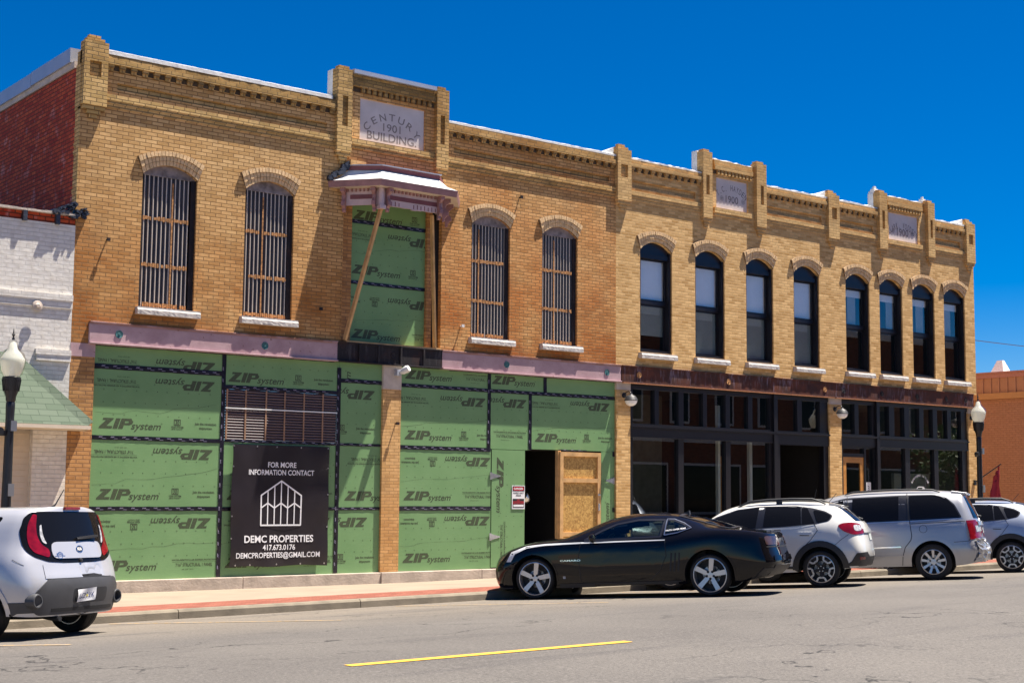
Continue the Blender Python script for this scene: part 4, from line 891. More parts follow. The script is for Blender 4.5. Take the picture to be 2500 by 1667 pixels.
# storefronts
def storefront(parent, x0, x1, boxes, panes, name='shop_front'):
    m = MB()
    for a in boxes: m.box(*a)
    o = m.build(name, M['black_frame'], parent)
    for (a, b, c, d, y) in panes: MB().box(a, b, y, y+.006, c, d).build('pane', M['glass_shop'], o)
    return o
def gaps(x0, x1, spans, z0, z1, y0=.05, y1=.2):
    bx = []; c = x0
    for a, b in spans:
        if a-c > .004: bx.append((c, a, y0, y1, z0, z1))
        c = b
    if x1-c > .004: bx.append((c, x1, y0, y1, z0, z1))
    return bx
tr = [(22.12,22.80),(22.93,23.56),(23.72,24.36),(24.49,25.12),(25.27,25.90),(26.05,26.66),(26.95,27.68),(27.85,28.53)]
lo_ = [(22.12,23.55),(23.72,25.12),(25.28,26.64),(27.03,28.66)]
bx = [(22.0, 28.84, .03, .2, 4.12, 4.236)] + gaps(22.0, 28.84, tr, 3.34, 4.12) + [(22.0, 26.78, .02, .2, 3.03, 3.34), (22.0, 26.76, -.03, .03, 3.262, 3.30), (22.0, 26.76, -.015, .03, 3.235, 3.258), (22.0, 26.76, .0, .03, 3.03, 3.06), (26.78, 28.84, .025, .2, 3.0, 3.34), (26.80, 28.84, -.03, .03, 3.262, 3.30), (26.75, 26.88, -.02, .04, 0, 4.236)]
bx += gaps(22.0, 28.84, lo_, .62, 3.03) + [(22.0, 27.03, .05, .2, 0, .62)] + [(28.66, 28.84, .05, .2, 0, .62)]
sfB = storefront(Bb, 22.0, 28.84, bx, [(a, b, 3.34, 4.12, .12) for a, b in tr] + [(a, b, .62, 3.03, .12) for a, b in lo_[:3]])
tr = [(29.40,29.90),(30.06,30.60),(30.86,31.32),(31.54,31.97),(32.17,32.62),(32.80,33.22),(33.41,33.87),(34.04,34.50)]
lo_ = [(30.90,31.98),(32.18,33.25),(33.43,34.52)]
bx = [(29.31, 34.77, .03, .2, 4.12, 4.236)] + gaps(29.31, 34.77, tr, 3.34, 4.12) + [(29.31, 34.77, .02, .2, 3.03, 3.34), (29.31, 30.74, -.03, .03, 3.262, 3.30), (30.80, 34.77, -.03, .03, 3.262, 3.30), (30.80, 34.77, .0, .03, 3.03, 3.06), (30.72, 30.84, -.02, .04, 0, 4.236)]
bx += gaps(30.74, 34.77, lo_, .62, 3.03) + [(30.74, 34.77, .05, .2, 0, .62), (29.31, 29.42, .05, .2, 0, 3.03), (30.26, 30.33, .05, .2, 0, 3.03), (30.70, 30.74, .05, .2, 0, 3.03), (29.42, 30.26, .06, .2, 2.76, 2.85), (29.42, 30.7, .055, .2, 2.99, 3.03)]
sfE = storefront(Eb, 29.31, 34.77, bx, [(a, b, 3.34, 4.12, .12) for a, b in tr] + [(a, b, .62, 3.03, .12) for a, b in lo_] + [(29.42, 30.26, 2.85, 2.99, .12), (30.33, 30.70, .25, 2.99, .12)])
d = MB(); d.box(29.42, 29.56, .07, .12, .2, 2.755); d.box(30.12, 30.26, .07, .12, .2, 2.755); d.box(29.56, 30.12, .07, .12, 2.61, 2.755); d.box(29.56, 30.12, .07, .12, .2, .5); dr = d.build('door', M['oak'], Eb); tag(dr, 'orange oak door with a full glass panel')
MB().box(29.56, 30.12, .09, .096, .5, 2.61).build('door_pane', M['glass_shop'], dr); MB().box(30.38, 30.58, .10, .105, 1.83, 2.12).build('number_sheet', M['shade'], sfE); link_mesh('number_print', Flat().text('3', 30.48, 1.90, .13).wall(.098), M['black_print'], sfE)
f = Flat().arc_text('SOMEWHERE IN TIME', 32.69, 1.90, .40, R_(90), R_(112), .055, .05, .012)
for a, b in (((32.46,1.84),(32.50,1.93)),((32.50,1.93),(32.60,2.02)),((32.60,2.02),(32.84,2.02)),((32.84,2.02),(32.88,1.97)),((32.46,1.79),(32.46,1.84)),((32.50,1.93),(32.74,1.93)),((32.74,1.93),(32.84,2.02)),((32.74,1.93),(32.74,1.79)),((32.46,1.79),(32.74,1.79)),((32.74,1.79),(32.88,1.95)),((32.48,1.86),(32.74,1.86))): f.line(a, b, .022)
for k in range(5): f.line((32.47+.066*k, 1.79), (32.485+.062*k, 1.93), .014)
f.poly([(32.75,1.80),(32.88,1.96),(32.84,2.01),(32.75,1.93)]); f.rect(32.38,32.42,1.815,1.835); f.rect(32.98,33.02,1.815,1.835)
link_mesh('window_logo', f.wall(.117), M['white_print'], sfE)
# rooms behind the glass
def room(x0, x1, y0, y1, z0, z1, mat, parent, name='interior'):
    m = MB(); t = .04
    m.box(x0, x1, y1, y1+t, z0, z1); m.box(x0-t, x0, y0, y1+t, z0, z1); m.box(x1, x1+t, y0, y1+t, z0, z1); m.box(x0-t, x1+t, y0, y1+t, z1, z1+t); m.box(x0-t, x1+t, y0, y1+t, z0-t, z0); return m.build(name, mat, parent)
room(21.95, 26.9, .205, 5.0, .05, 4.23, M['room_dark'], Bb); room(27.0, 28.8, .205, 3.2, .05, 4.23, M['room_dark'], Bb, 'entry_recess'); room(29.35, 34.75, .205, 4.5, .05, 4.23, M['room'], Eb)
fx = MB(); fx.box(24.0, 25.1, 2.2, 2.3, .1, 4.2); fx.build('inner_wall', M['room'], sfB); MB().box(25.32, 25.40, .5, .58, .1, 3.9).build('column', M['shade'], sfB); MB().box(26.42, 26.52, .5, .58, .1, 3.9).build('column', M['shade'], sfB); MB().box(25.65, 25.8, .8, .9, .1, 2.7).build('oak_post', M['oak'], sfB); MB().box(22.3, 26.2, .6, 1.2, .1, .9).build('display_counter', M['oak'], sfB)
MB().box(33.0, 34.6, 1.2, 1.3, .1, 2.4).build('display_screen', M['shade_dim'], sfE); MB().box(31.2, 32.2, 1.0, 1.6, .1, 1.4).build('display_case', M['oak'], sfE)
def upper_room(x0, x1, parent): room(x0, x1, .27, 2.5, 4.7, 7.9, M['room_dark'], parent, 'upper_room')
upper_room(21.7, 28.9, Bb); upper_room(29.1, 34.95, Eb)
# wall lamps
def wall_lamp(x, label):
    t = thing('wall_lamp', label, 'lamp', (x, 0, 3.95), 'dome lamps on the brick piers')
    m = MB(); m.lathe([(0,.03),(.05,.03),(.06,.02),(.06,0)], 16, Matrix.Rotation(R_(90), 4, 'X')); m.tube([(0,-.02,0),(0,-.07,.06),(0,-.15,.085),(0,-.22,.06),(0,-.235,.02)], .012, 8); m.build('arm', M['iron'], t, 50)
    m = MB(); m.lathe([(0,.03),(.03,.028),(.04,.0),(.09,-.02),(.128,-.06),(.148,-.11),(.152,-.115),(.152,-.13),(.14,-.13)], 24, Matrix.Translation((0,-.24,0))); m.build('shade', M['plastic'], t, 50)
    m = MB(); m.lathe([(.138,-.13),(.13,-.17),(.10,-.215),(.05,-.243),(0,-.25)], 24, Matrix.Translation((0,-.24,0))); m.build('globe', M['white_print'], t, 180); return t
wall_lamp(21.80, 'black dome wall lamp on the pier between green boards and shop window'); wall_lamp(29.05, 'black dome wall lamp on the pier left of the oak door'); wall_lamp(34.9, 'black dome wall lamp at the far corner pier, partly behind a street lamp')
# flag
fg = thing('flag', 'dark red flag hanging furled from an angled black pole on the corner pier', 'flag', (34.98, -.01, 2.16))
m = MB(); m.tube([(0,0,0),(.36,-.62,.52)], .016, 8); m.box(-.05,.05,-.04,.0,-.07,.07); m.build('flag_pole', M['iron'], fg)
m = MB(); n = 26; rr = random.Random(4)
for j in range(n+1):
    t_ = j/n
    for k in range(9):
        s = k/8; x = .34-.20*s*(.35+.65*t_)+.02*math.sin(9*t_+6*s); y = -.58+.35*s*(.3+.5*t_)+.05*math.sin(14*s+4*t_); z = .48-.30*s*(1-t_)-1.25*t_*(1-.12*s); m.v.append((x, y, z))
for j in range(n):
    for k in range(8): m.f.append((9*j+k, 9*j+k+1, 9*j+k+10, 9*j+k+9)); m.mi.append(0)
m.build('flag_cloth', M['flag'], fg, 180)

# ================================================================== white painted building on the left
Wb = thing('white_building', 'single storey white painted brick building with green shingled awning', 'building')
wall('front_wall', [(0, 0), (4.2, 0), (4.2, 3.5), (8.53, 3.5), (8.53, 0), (9.108, 0), (9.108, 6.24), (0, 6.24)], [], .0, .3, M['brick_white'], Wb)
m = MB(); m.box(0, 9.108, .02, .3, 6.242, 6.39); m.build('top_brick_course', M['brick_red'], Wb)
m = MB(); n = 60; rr = random.Random(8)
for k in range(n):
    xa = 9.16*k/n; m.box(xa, xa+9.16/n+.001, -.075+rr.uniform(-.006,.006), .35, 6.392, 6.425+rr.uniform(0,.012))
m.build('coping', M['cap_stone'], Wb)
m = MB(); 
for x in (7.0, 7.62, 8.22, 8.78): m.box(x-.035, x+.035, -.07, .03, 6.22, 6.391)
m.build('gutter_bracket', M['tar'], Wb)
m = MB(); m.box(0, 9.105, -.045, .02, 4.93, 5.03); m.box(0, 9.105, -.028, .02, 4.80, 4.928); m.build('ledge', M['brick_white'], Wb)
m = MB(); m.box(8.50, 9.106, -.055, .02, 4.0, 4.09); m.box(8.52, 9.106, -.045, .02, 3.90, 3.998); m.build('pilaster_cap', M['brick_white'], Wb)
m = MB()
for k in range(34): z = .05+k*.101; m.add([(4.2, .12, z), (8.53, .12, z), (8.53, .145, z+.1), (4.2, .145, z+.1)], [(0,1,2,3)]); m.add([(4.2, .145, z), (8.53, .145, z), (8.53, .12, z), (4.2, .12, z)], [(0,1,2,3)])
m.build('lap_siding', M['siding'], Wb)
MB().box(0, 9.1, .4, 12, 6.0, 6.05).build('roof', M['tar'], Wb)
aw = MB(); aw.add([(2.0, -.92, 2.80), (9.13, -.92, 2.80), (8.05, -.01, 4.0), (3.0, -.01, 4.0), (9.36, -.01, 2.80)], [(0,1,2,3), (1,4,2)]); awn = aw.build('shingle_awning', M['shingle_g'], Wb)
m = MB(); m.box(2.0, 9.14, -.94, -.90, 2.735, 2.795); m.bar((9.14,-.92,2.765), (9.36,-.01,2.765), .03, .06); m.build('awning_fascia', M['siding'], awn); MB().add([(2.0,-.9,2.74),(9.12,-.9,2.74),(9.33,-.02,2.74),(2.0,-.02,2.74)], [(0,1,2,3)]).build('awning_soffit', M['siding'], awn)
m = MB()
for k in range(13):
    t_ = k/13; a = Vector((9.13,-.92,2.805)).lerp(Vector((8.05,-.01,4.005)), t_); b = Vector((9.13,-.92,2.805)).lerp(Vector((8.05,-.01,4.005)), t_+.095); m.bar(a+Vector((0,0,.012)), b+Vector((0,0,.02)), .16, .008, (-.3,-.75,.6))
m.build('hip_cap', M['shingle_g'], awn)
m = MB(); m.lathe([(.0,.05),(.03,.05),(.045,.02),(.085,.012),(.09,0)], 16, Matrix.Translation((8.49,-.062,4.80)) @ Matrix.Rotation(R_(90), 4, 'X')); tag(m.build('wall_anchor', M['cap_stone'], None, 50), 'round cream tie plate on the white brick ledge above the street lamp', 'anchor')
# rough tar flashing where the two roofs meet
m = MB(); rr = random.Random(12)
for k in range(70):
    x = rr.uniform(8.7, 9.3); z = 6.42+rr.uniform(-.06,.20)*(1-abs(x-9.08)/.45); s = rr.uniform(.012,.04); m.box(x-s, x+s, -.06-rr.uniform(0,.05), .1, z-s*.5, z+s*.5, Matrix.Translation((x,0,z)) @ Matrix.Rotation(rr.uniform(-.7,.7),4,'Y') @ Matrix.Translation((-x,0,-z)))
m.build('tar_flashing', M['tar'], Wb)

# ================================================================== terracotta building across the alley
Tb = thing('terracotta_building', 'single storey terracotta painted brick building with battened parapet panel', 'building')
MB().box(40.0, 60.0, .0, 22, -.2, 4.83).build('side_wall', M['brick_terra'], Tb)
terr = plain('terracotta_panel', (0.46,0.23,0.145), 0.6, var=.05); terr2 = plain('tan_cornice_band', (0.52,0.27,0.115), 0.7, var=.05); terr3 = plain('dusty_pink_coping', (0.46,0.20,0.165), 0.6, var=.06)
MB().box(39.90, 60, -.1, 22, 4.832, 5.02).build('cornice_band', terr2, Tb); MB().box(39.985, 60, -.02, 22, 5.022, 5.56).build('parapet_panel', terr, Tb)
m = MB()
for k in range(70): y = .1+.29*k; m.box(39.955, 39.984, y-.03, y+.03, 5.024, 5.50)
m.build('batten', terr, Tb); m = MB(); m.box(39.93, 60, -.05, 22, 5.50, 5.63); m.build('coping', terr3, Tb); m = MB(); m.box(39.90, 60, -.08, 22, 5.632, 5.69); m.build('coping_cap', terr3, Tb)
m = MB(); m.add([(41.0, 2.9, 5.6), (41.6, 2.9, 5.6), (41.6, 3.5, 5.6), (41.0, 3.5, 5.6), (41.25, 3.1, 6.18), (41.35, 3.1, 6.18), (41.35, 3.3, 6.18), (41.25, 3.3, 6.18)], [(0,1,5,4),(1,2,6,5),(2,3,7,6),(3,0,4,7),(4,5,6,7)]); tag(m.build('roof_vent', M['white_coat']), 'small pale tapering vent rising behind the terracotta parapet', 'vent')
m = MB(); m.box(-.35, .35, -.06, .06, 0, .9); sg = m.build('hanging_sign', plain('dark_teal_sign', (.01,.05,.055), .5)); sg.location = (44.6, 2.35, 5.75); tag(sg, 'dark teal framed sign box above the terracotta roof at the photo edge', 'sign')
MB().box(-.28, .28, -.068, -.061, .08, .82).build('sign_face', M['maroon'], sg); MB().box(-.04, .04, -.04, .04, -2.0, 0).build('sign_post', M['iron'], sg)
m = MB(); m.tube([(35.3+k*1.0, 6.0-.13*k, 7.30-.03*k+.012*(k-6)**2*.1) for k in range(14)], .012, 6); tag(m.build('overhead_wire', M['iron']), 'thin dark wire strung across the sky above the terracotta roof', 'wire')

# ================================================================== street lamps
def street_lamp(x, y, label, arm):
    z = walk_z(x, y); t = thing('street_lamp', label, 'lamp', (x, y, z), 'acorn street lamps along the pavement')
    m = MB(); m.lathe([(.17,0),(.17,.05),(.15,.08),(.15,.35),(.12,.45),(.085,.5),(.075,.75),(.062,2.75),(.066,2.9),(.066,2.97),(.058,2.98)], 20); m.build('post', M['iron'], t, 40)
    m = MB(); m.lathe([(.058,2.98),(.07,3.0),(.075,3.06),(.115,3.17),(.13,3.25),(.135,3.34),(.125,3.35)], 24)
    for k in range(24): a = 2*math.pi*k/24; m.bar((.112*math.cos(a),.112*math.sin(a),3.14), (.134*math.cos(a),.134*math.sin(a),3.31), .012, .012)
    m.build('fitter', M['iron'], t, 40)
    m = MB(); m.lathe([(.118,3.352),(.15,3.40),(.178,3.50),(.190,3.58),(.196,3.62),(.178,3.64),(.172,3.68),(.14,3.72),(.10,3.755),(.075,3.80),(.06,3.86),(.045,3.90),(.0,3.905)], 32); m.build('globe', M['glass_lamp'], t, 60)
    m = MB(); m.lathe([(.105,3.36),(.15,3.44),(.175,3.56),(.18,3.60),(.165,3.63),(.12,3.70),(.07,3.76),(.04,3.86),(0,3.88)], 28); m.build('diffuser', M['lens'], t, 60)
    m = MB(); m.tube([(0,0,3.36),(0,0,3.5),(0,0,3.58)], [.05,.04,.02], 10); m.build('bulb_holder', M['alu'], t)
    m = MB(); m.lathe([(.02,3.90),(.022,3.92),(.01,3.94),(.018,3.965),(.024,3.98),(.012,4.0),(.004,4.06),(0,4.08)], 12); m.build('finial', M['iron'], t, 50)
    m = MB(); m.box(-.012,.075,-.10,-.055,2.55,2.70); m.box(-.012,.075,-.10,-.055,1.60,1.78); m.build('strap_box', M['alu'], t)
    m = MB(); m.lathe([(0,0),(.05,0),(.06,.05),(.05,.1),(0,.1)], 14, Matrix.Translation((arm, -.02, 2.55)) @ Matrix.Rotation(R_(90), 4, 'X')); m.bar((0,0,2.52), (arm,-.02,2.52), .04, .08); m.build('side_socket', M['iron'], t, 50); return t
def lamp_lens():
    t = NT('frosted_acorn_lens'); tr = t.n('ShaderNodeBsdfTransparent'); tr.inputs[0].default_value = (.95,.93,.88,1); d = t.n('ShaderNodeBsdfTranslucent'); d.inputs[0].default_value = (.8,.8,.76,1); d2 = t.n('ShaderNodeBsdfDiffuse'); d2.inputs[0].default_value = (.8,.8,.76,1)
    a = t.n('ShaderNodeMixShader'); a.inputs[0].default_value = .5; t.l(d.outputs[0], a.inputs[1]); t.l(d2.outputs[0], a.inputs[2]); b = t.n('ShaderNodeMixShader'); b.inputs[0].default_value = .72; t.l(tr.outputs[0], b.inputs[1]); t.l(a.outputs[0], b.inputs[2]); t.l(b.outputs[0], t.out.inputs[0]); return t.m
M['lens'] = lamp_lens()
street_lamp(7.28, -2.5, 'black acorn street lamp in front of the green shingled awning', -.17); street_lamp(31.55, -2.5, 'black acorn street lamp at the far corner in front of the terracotta wall', -.19)

# ================================================================== across the street, seen in the glass
Ob = thing('brick_building', 'dark red brick building across the street, seen reflected in the shop glass', 'building')
OX0, OX1, OY = 14.0, 78.0, -27.5
hl = []; 
for k in range(20): x = OX0+1.2+k*3.2; hl.append(rect(x, x+1.1, 5.4, 7.6))
for k in range(12): x = OX0+.6+k*5.2; hl.append(rect(x, x+4.2, .9, 3.2))
o = MB(); 
w_ = MB(); w_.box(OX0, OX1, OY-9, OY, -1, 10.9); w_.build('front_wall', M['brick_far'], Ob)
m = MB(); m.box(OX0, OX1, OY, OY+.12, 4.35, 4.75); m.box(OX0-.05, OX1, OY, OY+.18, 10.6, 10.95); m.build('white_band', M['white_coat'], Ob)
m = MB(); m2 = MB()
for h_ in hl:
    (a, z0), (b, _), (_, z1), _ = h_; m.box(a-.12, b+.12, OY, OY+.06, z0-.12, z1+.12); m2.box(a, b, OY+.061, OY+.08, z0, z1)
m.build('window_frame', M['white_coat'], Ob); m2.build('window_pane', M['tint'], Ob)
MB().box(14, 24, OY+.1, OY+1.6, 3.3, 3.6).build('shop_canopy', M['maroon'], Ob)
tr_ = thing('tree', 'leafy green street tree across the street, seen reflected in the corner shop glass', 'tree', (66.0, -21.8, .6))
m = MB(); m.tube([(0,0,0),(.05,.02,1.2),(0,.05,2.2),(.1,0,3.4)], [.16,.13,.11,.06], 10)
for k in range(6): a = k*1.05; m.tube([(0,0,1.8+.2*k),(.7*math.cos(a),.7*math.sin(a),2.5+.2*k),(1.3*math.cos(a),1.3*math.sin(a),3.1+.25*k)], [.06,.04,.015], 6)
m.build('trunk', M['bark'], tr_); m = MB(); rr = random.Random(21)
for k in range(2600):
    a = rr.uniform(0, 2*math.pi); u = rr.uniform(-1, 1); r = rr.random()**.45; s = math.sqrt(1-u*u); q = 1+.35*math.sin(3*a+5*u)
    c = Vector((2.6*r*q*s*math.cos(a), 2.3*r*q*s*math.sin(a), 3.2+2.1*r*u)); d1 = Vector((rr.gauss(0,1),rr.gauss(0,1),rr.gauss(0,1))).normalized(); d2 = d1.orthogonal().normalized(); w = rr.uniform(.07,.15)
    m.add([c-d1*w, c+d2*w*.6, c+d1*w, c-d2*w*.6], [(0,1,2,3)])
m.build('crown', M['leaf'], tr_, fix=False)

# ================================================================== cars
def cr(p0, p1, p2, p3, t):
    return 0.5*((2*p1) + (p2-p0)*t + (2*p0-5*p1+4*p2-p3)*t*t + (3*p1-p0-3*p2+p3)*t*t*t)
def smooth_rail(pts, sub=7):
    P = [Vector(p) for p in pts]; n = len(P); out = []
    for i in range(n-1):
        a = P[i-1] if i > 0 else Vector((P[1].x, -P[1].y, P[1].z)); d = P[i+2] if i+2 < n else Vector((P[n-2].x, -P[n-2].y, P[n-2].z))
        if abs(P[i].y) > 1e-6 and i == 0: a = P[0]
        for k in range(sub): 
            # shorter handles stop overshoot where control points crowd together
            t = k/sub; L = (P[i+1]-P[i]).length; m1 = (P[i+1]-a)*0.5; m2 = (d-P[i])*0.5
            for m in (m1, m2):
                if m.length > 1.2*L: m *= 1.2*L/m.length
            h = (2*t**3-3*t*t+1)*P[i] + (t**3-2*t*t+t)*m1 + (-2*t**3+3*t*t)*P[i+1] + (t**3-t*t)*m2
            out.append(h)
    out.append(P[-1].copy()); return out
class Body:
    """car body lofted through rails that run round from nose to tail; x forward, y left, z up"""
    def __init__(s, rails, arches, sub=7, across=(6,5,4,4,3), cut_in=.42):
        R = [smooth_rail(r, sub) for r in rails]; m = len(R[0]); half = []      # half[j] = list of rows
        floor = [Vector((v.x*.985, 0, v.z+.02)) for v in R[-1]]
        rows = []
        for i in range(m):
            pts = [r[i] for r in R]; row = []
            for a in range(len(pts)-1):
                p0 = pts[a-1] if a > 0 else Vector((pts[1].x, -pts[1].y, pts[1].z)); p3 = pts[a+2] if a+2 < len(pts) else pts[a+1]
                L = (pts[a+1]-pts[a]).length; m1 = (pts[a+1]-p0)*.5; m2 = (p3-pts[a])*.5
                for mm in (m1, m2):
                    if mm.length > .9*L: mm *= .9*L/mm.length if mm.length > 1e-9 else 0
                for k in range(across[a]):
                    t = k/across[a]; row.append((2*t**3-3*t*t+1)*pts[a] + (t**3-2*t*t+t)*m1 + (-2*t**3+3*t*t)*pts[a+1] + (t**3-t*t)*m2)
            row.append(pts[-1]); row.append(floor[i]); rows.append(row)
        w = len(rows[0]); bm = bmesh.new(); V = {}
        for sgn in (1, -1):
            for i in range(m):
                for j in range(w):
                    p = rows[i][j]; V[sgn, i, j] = bm.verts.new((p.x, p.y*sgn, p.z))
            for i in range(m-1):
                for j in range(w-1):
                    q = [V[sgn,i,j], V[sgn,i,j+1], V[sgn,i+1,j+1], V[sgn,i+1,j]]
                    bm.faces.new(q if sgn < 0 else q[::-1])
        bmesh.ops.remove_doubles(bm, verts=bm.verts, dist=1e-4)
        bmesh.ops.dissolve_degenerate(bm, edges=bm.edges, dist=1e-4)
        bmesh.ops.recalc_face_normals(bm, faces=bm.faces)
        me = bpy.data.meshes.new('body'); bm.to_mesh(me); s.bvh = BVHTree.FromBMesh(bm); bm.free()
        if arches:
            o = bpy.data.objects.new('tmp', me); C.objects.link(o); cuts = []
            for (x, z, r) in arches:
                for sg in (1, -1):
                    c = MB(); n = 40; ring = [(x+r*math.cos(2*math.pi*k/n), z+r*math.sin(2*math.pi*k/n)) for k in range(n)]; c.prism(ring, cut_in*sg, 1.4*sg)
                    cm_ = c.mesh('cut'); co = bpy.data.objects.new('cut', cm_); C.objects.link(co); cuts.append(co)
                    md = o.modifiers.new('b', 'BOOLEAN'); md.object = co; md.operation = 'DIFFERENCE'; md.solver = 'EXACT'
            dg = bpy.context.evaluated_depsgraph_get(); dg.update(); me2 = bpy.data.meshes.new_from_object(o.evaluated_get(dg))
            for c in cuts: cm_ = c.data; bpy.data.objects.remove(c); bpy.data.meshes.remove(cm_)
            bpy.data.objects.remove(o); bpy.data.meshes.remove(me); me = me2
        me.materials.clear(); s.me = me; s.arches = arches
    def finish(s, paint, parent, holes=(), name='body', angle=32):
        me = s.me; me.materials.append(paint); me.materials.append(M['rim_dark'])
        bm = bmesh.new(); bm.from_mesh(me)
        dead = []
        for f in bm.faces:
            c = f.calc_center_median(); f.smooth = True; f.material_index = 0
            for (x, z, r) in s.arches or ():
                if math.hypot(c.x-x, c.z-z) < r+.012 and abs(f.normal.y) < .75 and abs(math.hypot(c.x-x, c.z-z)-r) < .02: f.material_index = 1
                if math.hypot(c.x-x, c.z-z) < r+.01 and abs(c.y) < .5: f.material_index = 1
            if c.z < .34 and f.normal.z < -.6: f.material_index = 1
            for h in holes:
                if h(c, f.normal): dead.append(f); break
        bmesh.ops.delete(bm, geom=list(set(dead)), context='FACES'); bm.to_mesh(me); bm.free()
        me.set_sharp_from_angle(angle=R_(angle)); o = bpy.data.objects.new(name, me); C.objects.link(o); o.parent = parent; s.o = o; return o
    def hit(s, axis, a, b):
        if axis == 'L': o, d = Vector((a, 3, b)), Vector((0,-1,0))
        elif axis == 'R': o, d = Vector((a, -3, b)), Vector((0,1,0))
        elif axis == 'B': o, d = Vector((-5, a, b)), Vector((1,0,0))
        elif axis == 'F': o, d = Vector((5, a, b)), Vector((-1,0,0))
        else: o, d = Vector((a, b, 5)), Vector((0,0,-1))
        loc, nrm, idx, _ = s.bvh.ray_cast(o, d)
        if loc is None: 
            loc, nrm, idx, _ = s.bvh.find_nearest(o + d*(3 if axis in 'LR' else 2.6))
            loc = Vector(loc)
        if nrm.dot(d) > 0: nrm = -nrm
        return loc, nrm
def chaikin(p, n=2):
    for _ in range(n):
        q = []
        for i in range(len(p)):
            a, b = p[i], p[(i+1) % len(p)]; q += [(a[0]*.78+b[0]*.22, a[1]*.78+b[1]*.22), (a[0]*.22+b[0]*.78, a[1]*.22+b[1]*.78)]
        p = q
    return p
def round_poly(p, r):
    out = []; n = len(p)
    for i in range(n):
        a, b, c = Vector(p[i-1]), Vector(p[i]), Vector(p[(i+1) % n]); l1 = (a-b).length; l2 = (c-b).length; q = min(r, l1*.45, l2*.45); s = b+(a-b).normalized()*q; e = b+(c-b).normalized()*q
        for k in range(5): t = k/4; out.append(tuple((1-t)**2*s + 2*t*(1-t)*b + t*t*e))
    return out
def patch(body, name, poly, axis, mat, parent, off=.004, g=.06, rnd=0, thick=.012, mirror=False, smooth=40):
    """a panel that follows the body's surface, cut to an outline given in side, rear, front or top view"""
    if rnd: poly = chaikin(poly, rnd) if rnd >= 3 else round_poly(poly, .045*rnd)
    out = None
    for ax, pl in ((axis, poly),) + ((({'L':'R','R':'L'}.get(axis, axis)), poly if axis in 'LR' else [(-a, b) if axis in 'BF' else (a, -b) for a, b in poly]),)*(1 if mirror else 0):
        bm = bmesh.new(); vs = [bm.verts.new((a, b, 0)) for a, b in pl]; f = bm.faces.new(vs)
        bmesh.ops.triangulate(bm, faces=[f])
        xs = [p[0] for p in pl]; ys = [p[1] for p in pl]
        k = math.ceil(min(xs)/g)*g
        while k < max(xs): bmesh.ops.bisect_plane(bm, geom=bm.verts[:]+bm.edges[:]+bm.faces[:], plane_co=(k,0,0), plane_no=(1,0,0)); k += g
        k = math.ceil(min(ys)/g)*g
        while k < max(ys): bmesh.ops.bisect_plane(bm, geom=bm.verts[:]+bm.edges[:]+bm.faces[:], plane_co=(0,k,0), plane_no=(0,1,0)); k += g
        inner = {}
        for v in bm.verts:
            loc, n = body.hit(ax, v.co.x, v.co.y); inner[v] = loc - n*thick; v.co = loc + n*off
        bm.normal_update()
        ref = {'L':Vector((0,1,0)),'R':Vector((0,-1,0)),'B':Vector((-1,0,0)),'F':Vector((1,0,0)),'T':Vector((0,0,1))}[ax]
        if sum((f.normal.dot(ref)*f.calc_area() for f in bm.faces)) < 0: bmesh.ops.reverse_faces(bm, faces=bm.faces)
        be = [e for e in bm.edges if e.is_boundary]; nv = {}
        for e in be:
            for v in e.verts:
                if v not in nv: nv[v] = bm.verts.new(inner[v])
        for e in be:
            a, b = e.verts; 
            try: bm.faces.new((a, b, nv[b], nv[a]))
            except ValueError: pass
        bmesh.ops.recalc_face_normals(bm, faces=bm.faces)
        for f in bm.faces: f.smooth = True
        me = bpy.data.meshes.new(name); bm.to_mesh(me); bm.free(); me.materials.append(mat); me.set_sharp_from_angle(angle=R_(smooth))
        o = bpy.data.objects.new(name, me); C.objects.link(o); o.parent = parent
        if out is None: out = o
    return out
def ribbon(body, name, pts, axis, w, mat, parent, off=.0025, closed=False, step=.03):
    P = list(pts) + ([pts[0]] if closed else []); q = []
    for a, b in zip(P, P[1:]):
        L = math.hypot(b[0]-a[0], b[1]-a[1]); n = max(1, int(L/step)); q += [(a[0]+(b[0]-a[0])*k/n, a[1]+(b[1]-a[1])*k/n) for k in range(n)]
    q.append(P[-1]); pr = [body.hit(axis, *p) for p in q]; pos = [p[0]+p[1]*off for p in pr]; mb = MB(); vs = []
    for i, p in enumerate(pos):
        t = (pos[min(i+1, len(pos)-1)]-pos[max(i-1, 0)]).normalized(); s = t.cross(pr[i][1]).normalized()*w/2; vs += [p-s, p+s]
    mb.add(vs, [(2*i, 2*i+2, 2*i+3, 2*i+1) for i in range(len(pos)-1)]); return mb.build(name, mat, parent, fix=False)
def marks_on(body, name, flat, axis, mat, parent, off=.006, flip=False):
    vs = []; n_ = Vector()
    for a, b in flat.v: l, n = body.hit(axis, a, b); vs.append(l+n*off)
    me = bpy.data.meshes.new(name); me.from_pydata([tuple(v) for v in vs], [], flat.f); me.update(); return link_mesh(name, me, mat, parent)
